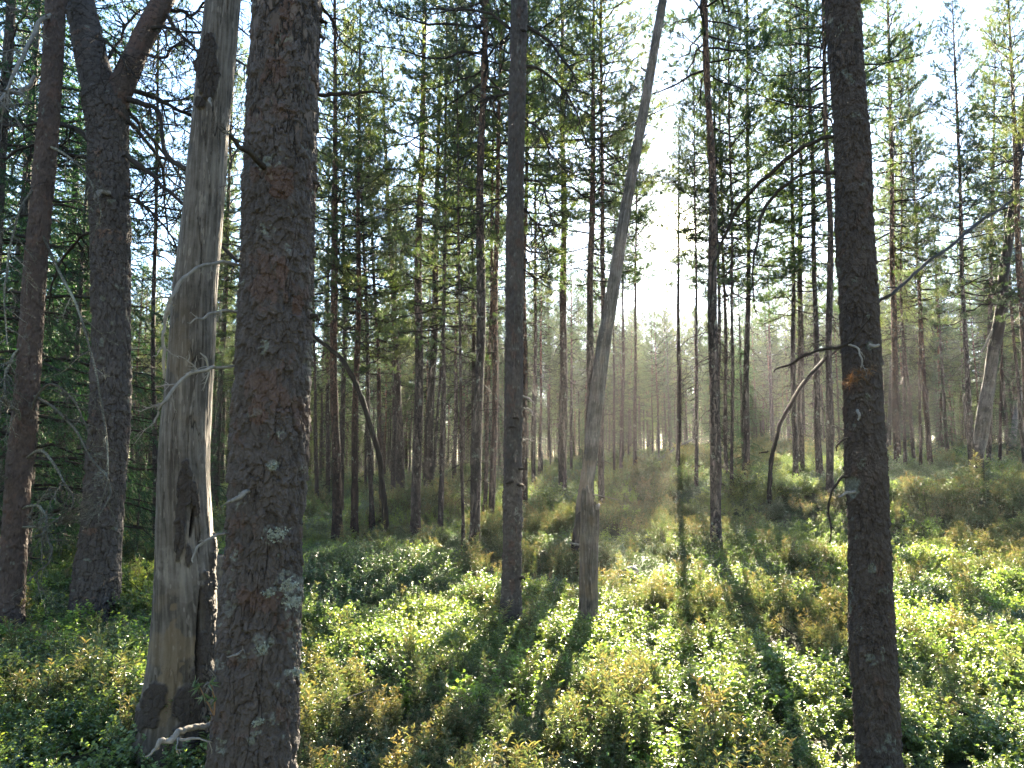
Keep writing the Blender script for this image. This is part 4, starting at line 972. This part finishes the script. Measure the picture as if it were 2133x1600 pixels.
def far_pine(x, y, s, k, label, group, lean=0.0, cs=1.0):
    a, t_, c_, d_ = proto[k]
    r_ = a.copy(); COL.objects.link(r_); r_.location = (x, y, float(ground(x, y))); r_.scale = (s,) * 3
    r_.rotation_euler = (rng.normal(0, .02), rng.normal(0, .02) + lean, rng.uniform(0, 6.28))
    tag(r_, label, 'pine tree', group)
    for o in (t_, c_, d_):
        n = o.copy(); COL.objects.link(n); n.parent = r_
        if o is c_: n.scale = (.875 * cs, .875 * cs, .875)
        if o is d_: n.scale = (.85, .85, 1)
    TREES.append((x, y)); return r_
ZONES = [
 (-40, -15.5, 'far_left', 'distant pine in the thicket left of the big flaky pine'),
 (-15.5, -1, 'mid_left', 'distant pine in the dense stand between the big flaky pine and the centre pine'),
 (-1, 6.5, 'centre', 'distant pine in the stand between the centre pine and the leaning bare snag'),
 (6.5, 15, 'sun', 'distant pine in the hazy light below the sun'),
 (15, 23.5, 'mid_right', 'distant pine between the tall pine right of the sun and the near dark pine'),
 (23.5, 42, 'right', 'distant pine on the rise right of the near dark pine'),
]
def top_limit(azd, d):
    """no crown of the far stand stands taller against the sky than this (degrees), as the photograph shows the treetops"""
    xs = [-36, -20, -10, 0, 6, 8.5, 10, 14, 16, 19, 22, 26, 30, 36]
    ys = [30, 30, 33, 33, 30, 24, 15.0, 15.0, 24, 27, 24, 24, 21, 20]
    return float(np.interp(azd, xs, ys))
cnt = 0; tries = 0
NT = 250
while cnt < NT and tries < 60000:
    tries += 1
    azd = rng.uniform(-37, 38); d = 16 + 52 * rng.uniform(0, 1) ** .5
    if azd < 20 and azd > -18 and d < 21: continue
    if azd > 20 and d < 24: continue
    x = d * math.sin(R(azd)); y = d * math.cos(R(azd))
    T_ = np.array(TREES); mind = .9 + d * .012
    if np.min(np.hypot(T_[:, 0] - x, T_[:, 1] - y)) < mind: continue
    g = float(ground(x, y)); lim = top_limit(azd, d)
    Hm = 1.6 + d * math.tan(R(lim)) - g
    H = min(rng.uniform(11, 17) if d < 30 else rng.uniform(9, 14.5), Hm * rng.uniform(.88, 1.0))
    lat = x * math.cos(SUN_AZ) - y * math.sin(SUN_AZ)       # the open lane the sun shines down
    if -4.2 < lat < 2.4: H = min(H, 1.6 + d * math.tan(R(11.5)) - g)
    if -4.2 < lat < 3.0 and d < 38: continue
    if 2 < lat < 8 and 29 < d < 46 and rng.uniform() < .9: continue
    if 2 < lat < 8 and d >= 46: H = min(H, 10.8)
    if -15 < lat <= -4 and d < 42 and rng.uniform() < .55: continue
    if 3 < lat < 13 and 24 < d < 55 and rng.uniform() < .65: continue
    if H < 5.0: continue
    thin_ = -6 < lat < 7
    zl = [z for z in ZONES if z[0] <= azd < z[1]]
    if not zl: continue
    z = zl[0]
    far_pine(x, y, H / 14 * 1.0, (int(rng.choice([1, 4, 7, 8])) if thin_ or d < 32 else int(rng.integers(9))), z[3], z[3].replace('distant pine', 'distant pines'), 0, (rng.uniform(.9, 1.25) if azd < 4 else rng.uniform(.85, 1.2))); cnt += 1
# saplings and small spruces among them
k_ = 0
while k_ < 16:
    azd = rng.uniform(-34, 36); d = rng.uniform(24, 50); x = d * math.sin(R(azd)); y = d * math.cos(R(azd))
    T_ = np.array(TREES)
    if np.min(np.hypot(T_[:, 0] - x, T_[:, 1] - y)) < .8: continue
    o = spruce_at(x, y, rng.uniform(2.5, 6), int(rng.integers(3)), 'young spruce standing in the shade among the distant pines', 1.0)
    o['group'] = 'young spruces among the distant pines'; k_ += 1
# ------------------------------------------------------------------ GROUND COVER (uncountable): shrubs scattered on the floor
def ovate_leaves(rng, pos, dirs, L, Wd):
    """folded oval leaves: 4 triangles each"""
    m = len(pos); d = nrm(dirs); up = nrm(np.array([0, 0, 1.]) + rng.normal(0, .45, (m, 3)))
    s = nrm(np.cross(d, up)); n = np.cross(s, d); l = L * rng.uniform(.65, 1.2, (m, 1)); w_ = Wd * l / L * .5
    a = pos; t = pos + d * l - n * l * .12; c1 = pos + d * l * .33 + s * w_ * .85 + n * l * .08; c2 = pos + d * l * .7 + s * w_ * .8 + n * l * .03
    e1 = pos + d * l * .33 - s * w_ * .85 + n * l * .08; e2 = pos + d * l * .7 - s * w_ * .8 + n * l * .03; mid = pos + d * l * .5
    V = np.stack([a, c1, c2, t, e2, e1, mid], 1).reshape(-1, 3); b0 = np.arange(m)[:, None] * 7
    F = np.concatenate([b0 + np.array([[0, 1, 6]]), b0 + [[1, 2, 6]], b0 + [[2, 3, 6]], b0 + [[3, 4, 6]], b0 + [[4, 5, 6]], b0 + [[5, 0, 6]]])
    return V, F
def stems(rng, n, hmin, hmax, spread, k=5):
    P = []
    for i in range(n):
        h = rng.uniform(hmin, hmax); a = rng.uniform(0, 6.28); lean = rng.uniform(0, spread)
        t = np.linspace(0, 1, k)[:, None]; o = np.array([rng.normal(0, .03), rng.normal(0, .03), -.03])
        P.append(o + np.array([math.cos(a) * lean, math.sin(a) * lean, 0]) * h * t ** 1.5 + np.array([0, 0, h]) * t + rng.normal(0, .006, (k, 3)))
    return np.array(P)
def berry_shrub(seed, n=8, h=(.16, .30), L=.019, W=.012, per=26, mat=None):
    rng = np.random.default_rng(seed); mb = MB(); P = stems(rng, n, h[0], h[1], .7)
    # side shoots
    Q = []
    for p in P:
        for q in range(4):
            i = int(rng.integers(1, 4)); d = nrm(np.array([rng.normal(), rng.normal(), rng.uniform(.5, 1.6)])); l = rng.uniform(.05, .12)
            Q.append(p[i] + d * l * np.linspace(0, 1, 5)[:, None])
    A = np.concatenate([P, np.array(Q)]); v, f = tubes(A, np.broadcast_to(np.linspace(.0016, .0008, 5), A.shape[:2]), 3); mb.add(v, f, 1)
    pos = []; dr = []
    for j, p in enumerate(A):
        m = per if j < len(P) else per // 2
        t = rng.uniform(.25 if j < len(P) else .1, 1, m) * 4; i = np.minimum(t.astype(int), 3); u = (t - i)[:, None]
        pos.append(p[i] * (1 - u) + p[i + 1] * u); a = rng.uniform(0, 6.28, m)
        dr.append(np.stack([np.cos(a), np.sin(a), rng.uniform(-.15, .9, m)], -1))
    v, f = ovate_leaves(rng, np.concatenate(pos), np.concatenate(dr), L, W); mb.add(v, f, 0)
    return mb.mesh('shrub', [mat, M_stem], True)
def tea_shrub(seed, n=4, h=(.24, .42), L=.034, W=.007):
    rng = np.random.default_rng(seed); mb = MB(); P = stems(rng, n, h[0], h[1], .35, 6)
    Q = []
    for p in P:
        for q in range(2):
            i = int(rng.integers(2, 4)); d = nrm(np.array([rng.normal() * .6, rng.normal() * .6, 1.2])); l = rng.uniform(.08, .16)
            Q.append(p[i] + d * l * np.linspace(0, 1, 6)[:, None])
    A = np.concatenate([P, np.array(Q)]); v, f = tubes(A, np.broadcast_to(np.linspace(.0025, .001, 6), A.shape[:2]), 3); mb.add(v, f, 1)
    pos = []; dr = []
    for j, p in enumerate(A):
        m = 38 if j < len(P) else 24
        t = (1 - rng.uniform(0, 1, m) ** 1.3 * .65) * 5 * .999; i = np.minimum(t.astype(int), 4); u = (t - i)[:, None]
        pos.append(p[i] * (1 - u) + p[i + 1] * u); a = rng.uniform(0, 6.28, m); e = (t / 5 - .45) * 1.6 + rng.normal(0, .25, m)
        dr.append(np.stack([np.cos(a), np.sin(a), e], -1))
    v, f = ovate_leaves(rng, np.concatenate(pos), np.concatenate(dr), L, W); mb.add(v, f, 0)
    return mb.mesh('shrub', [M_ros, M_stem], True)

M_bright = leaf_mat('young_bilberry_leaves', [(0, (.08, .15, .04)), (.5, (.14, .24, .055)), (1, (.24, .34, .08))], (2.2, 2.0, 1.0), .45, .4, .5)
def scatter(name, protos, pts, rot, scl, idx):
    me = bpy.data.meshes.new(name); me.vertices.add(len(pts)); me.vertices.foreach_set('co', pts.astype(np.float32).ravel())
    a = me.attributes.new('rot', 'FLOAT_VECTOR', 'POINT'); a.data.foreach_set('vector', rot.astype(np.float32).ravel())
    a = me.attributes.new('scl', 'FLOAT', 'POINT'); a.data.foreach_set('value', scl.astype(np.float32))
    a = me.attributes.new('idx', 'INT', 'POINT'); a.data.foreach_set('value', idx.astype(np.int32))
    o = bpy.data.objects.new(name, me); COL.objects.link(o); o['kind'] = 'stuff'
    pc = bpy.data.collections.new(name + '_kinds')
    for k, p in enumerate(protos):
        q = bpy.data.objects.new('%s_%02d' % (name, k), p); pc.objects.link(q)
    g = bpy.data.node_groups.new(name, 'GeometryNodeTree')
    g.interface.new_socket('Geometry', in_out='INPUT', socket_type='NodeSocketGeometry'); g.interface.new_socket('Geometry', in_out='OUTPUT', socket_type='NodeSocketGeometry')
    gi = g.nodes.new('NodeGroupInput'); go = g.nodes.new('NodeGroupOutput'); ci = g.nodes.new('GeometryNodeCollectionInfo')
    ci.inputs['Collection'].default_value = pc; ci.inputs['Separate Children'].default_value = True; ci.inputs['Reset Children'].default_value = True
    ip = g.nodes.new('GeometryNodeInstanceOnPoints'); ip.inputs['Pick Instance'].default_value = True
    def na(nm, dt):
        n = g.nodes.new('GeometryNodeInputNamedAttribute'); n.data_type = dt; n.inputs[0].default_value = nm; return n.outputs[0]
    g.links.new(gi.outputs[0], ip.inputs['Points']); g.links.new(ci.outputs[0], ip.inputs['Instance'])
    g.links.new(na('idx', 'INT'), ip.inputs['Instance Index'])
    er = g.nodes.new('FunctionNodeEulerToRotation'); g.links.new(na('rot', 'FLOAT_VECTOR'), er.inputs[0]); g.links.new(er.outputs[0], ip.inputs['Rotation'])
    g.links.new(na('scl', 'FLOAT'), ip.inputs['Scale']); g.links.new(ip.outputs[0], go.inputs[0])
    md = o.modifiers.new('scatter', 'NODES'); md.node_group = g
    return o
rng = np.random.default_rng(9)
def wedge(n, d0, d1, half=R(42)):
    a = rng.uniform(-half, half, n); d = np.sqrt(rng.uniform(d0 * d0, d1 * d1, n))
    return np.stack([d * np.sin(a), d * np.cos(a)], -1)
bands = [(1.2, 9, 110, 1.0), (9, 18, 60, 1.2), (18, 36, 20, 1.7), (36, 62, 7, 2.4)]
XY = []; SC_ = []
for d0, d1, dens, s in bands:
    n = int(dens * R(84) / 2 * (d1 * d1 - d0 * d0)); XY.append(wedge(n, d0, d1)); SC_.append(np.full(n, s))
XY = np.concatenate(XY); SC_ = np.concatenate(SC_) * rng.uniform(.7, 1.3, len(XY))
P3 = np.stack([XY[:, 0], XY[:, 1], 0 * XY[:, 0]], -1)
tea = fbm(P3, .38, 51, 3) + .10 * (vnoise(P3, 2.2, 52) - .5) + rng.normal(0, .05, len(XY))
azp = np.degrees(np.arctan2(XY[:, 0], XY[:, 1])); dp = np.hypot(XY[:, 0], XY[:, 1])
tea = tea + .07 * sstep(azp, 0, 14) + .05 * sstep(dp, 5, 12) - .06 * sstep(-azp, 6, 16)
br = fbm(P3, .55, 61, 2) + rng.normal(0, .06, len(XY))
gap = (vnoise(P3, 1.3, 66) < .34) & (rng.uniform(0, 1, len(XY)) < .7)
kind = np.where((tea > .655) | (rng.uniform(0, 1, len(XY)) < .05), 2, np.where(br > .5, 0, 1))
Zp = ground(XY[:, 0], XY[:, 1]); Pts = np.stack([XY[:, 0], XY[:, 1], Zp], -1)
rot = np.stack([rng.normal(0, .12, len(XY)), rng.normal(0, .12, len(XY)), rng.uniform(0, 6.28, len(XY))], -1)
bil = [berry_shrub(500 + k, 8, (.13, .28), .020, .0125, 30, M_bil) for k in range(4)]
lin = [berry_shrub(520 + k, 10, (.11, .24), .0165, .010, 34, M_ling) for k in range(4)]
tea_ = [tea_shrub(540 + k) for k in range(5)]
thin = rng.uniform(0, 1, len(XY)) < .55
for nm, ki, pr in (('bilberry_cover', 0, bil), ('lingonberry_cover', 1, lin), ('marsh_tea_cover', 2, tea_)):
    mk = (kind == ki) & ~gap & (thin | (ki != 2))
    scatter(nm, pr, Pts[mk], rot[mk], SC_[mk] * (1 + .75 * (vnoise(P3[mk], 1.1, 70) - .5)), rng.integers(0, len(pr), mk.sum()))

bri = [berry_shrub(560 + k, 6, (.22, .38), .026, .016, 22, M_bright) for k in range(3)]
nb_ = 1100; q_ = wedge(nb_ * 4, 1.5, 22); q_ = q_[vnoise(np.stack([q_[:, 0], q_[:, 1], 0 * q_[:, 0]], -1), .9, 91) > .60][:nb_]
scatter('bright_bilberry_cover', bri, np.stack([q_[:, 0], q_[:, 1], ground(q_[:, 0], q_[:, 1])], -1), np.stack([0 * q_[:, 0], 0 * q_[:, 0], rng.uniform(0, 6.28, len(q_))], -1), rng.uniform(.8, 1.25, len(q_)), rng.integers(0, 3, len(q_)))
lit_ = []
for k in range(5):                                     # fallen twigs caught in the shrubs
    r2 = np.random.default_rng(580 + k); mb = MB(); out_ = twig_tree(r2, np.array([0, 0, .10]), nrm(np.array([1, .1, r2.uniform(.1, .7)])), r2.uniform(.35, .7), .006, 2, 7, .2, .07, 4)
    twig_mb(mb, out_, 4); lit_.append(mb.mesh('twig', [M_dead if k % 2 else M_twig]))
q_ = wedge(750, 2.0, 24)
scatter('twig_litter', lit_, np.stack([q_[:, 0], q_[:, 1], ground(q_[:, 0], q_[:, 1])], -1), np.stack([rng.normal(0, .2, 750), rng.normal(0, .3, 750), rng.uniform(0, 6.28, 750)], -1), rng.uniform(.6, 1.3, 750), rng.integers(0, 5, 750))

# far wood behind the last single trees
def whole(tm, cm, H=14.):
    mb = MB()
    for me, sc, mo in ((tm, 1.0, 2), (cm, .875, 0)):
        n = len(me.vertices); co = np.empty(n * 3, np.float32); me.vertices.foreach_get('co', co); co = co.reshape(-1, 3) * sc
        lt = np.empty(len(me.polygons), np.int32); me.polygons.foreach_get('loop_total', lt); ls = np.empty(len(me.polygons), np.int32); me.polygons.foreach_get('loop_start', ls)
        mi = np.empty(len(me.polygons), np.int32); me.polygons.foreach_get('material_index', mi)
        li = np.empty(len(me.loops), np.int32); me.loops.foreach_get('vertex_index', li)
        base0 = mb.n; mb.v.append(co.astype(float)); mb.n += n
        for q in (3, 4):
            for m_i in np.unique(mi):
                sel = (lt == q) & (mi == m_i)
                if sel.any(): mb.f.append((li[ls[sel][:, None] + np.arange(q)] + base0, int(m_i) + mo))
    return mb.mesh('tree', [M_needle, M_twig, M_bark])
wc = [pine_crown(700 + k, 16, zb, Rm, nb, 22, .10, .016) for k, (zb, Rm, nb) in enumerate([(3.0, 2.0, 70), (5.0, 2.2, 66), (2.0, 1.8, 74)])]
wp_ = [whole(temps[k][0], m_.mesh('tree', [M_needle, M_twig])) for k, m_ in enumerate(wc)] + [whole(temps[3][0], temps[3][1])] + [whole(temps[1][0], m_) for m_ in sprs[1:2]]
pts = []; sc_ = []
for i in range(1900):
    azd = rng.uniform(-44, 44); d = rng.uniform(58, 165)
    x, y = d * math.sin(R(azd)), d * math.cos(R(azd)); g_ = float(ground(x, y)); lim = min(top_limit(azd, d) * .8, 14)
    H = min(rng.uniform(6, 15), 1.6 + d * math.tan(R(lim)) - g_)
    pts.append((x, y, g_)); sc_.append(H / 14)
for i in range(170):                                   # the forest goes on behind the photographer
    azd = rng.uniform(60, 300); d = rng.uniform(7, 60) if 100 < azd < 260 else rng.uniform(14, 60)
    x, y = d * math.sin(R(azd)), d * math.cos(R(azd)); pts.append((x, y, float(ground(x, y)))); sc_.append(rng.uniform(.85, 1.2))
kd_ = list(rng.integers(0, 5, len(pts)))
for i in range(380):                                   # low spruce and juniper closing the view at the ground
    azd = rng.uniform(-44, 44); d = rng.uniform(52, 110); x, y = d * math.sin(R(azd)), d * math.cos(R(azd))
    pts.append((x, y, float(ground(x, y)))); sc_.append(rng.uniform(.25, .55)); kd_.append(4)
pts = np.array(pts); n = len(pts)
scatter('distant_woods', wp_, pts, np.stack([0 * pts[:, 0], 0 * pts[:, 0], rng.uniform(0, 6.28, n)], -1), np.array(sc_), np.array(kd_))
# ------------------------------------------------------------------ HAZE
m, t, o = newmat('forest_haze')
pv_ = t.nodes.new('ShaderNodeVolumePrincipled'); pv_.inputs['Color'].default_value = (.95, .96, 1, 1)
pv_.inputs['Density'].default_value = .0003; pv_.inputs['Anisotropy'].default_value = .68
t.links.new(pv_.outputs[0], o.inputs['Volume'])
hx, hy0, hy1, hz0, hz1 = 430, -160, 425, -2.0, 24
mb = MB(); cs_ = np.array([(x, y, z) for z in (hz0, hz1) for y in (hy0, hy1) for x in (-hx, hx)], float)
mb.add(cs_, [[0, 2, 3, 1], [4, 5, 7, 6], [0, 1, 5, 4], [2, 6, 7, 3], [0, 4, 6, 2], [1, 3, 7, 5]])
tag(mb.build('haze', m, None, False), kind='stuff')
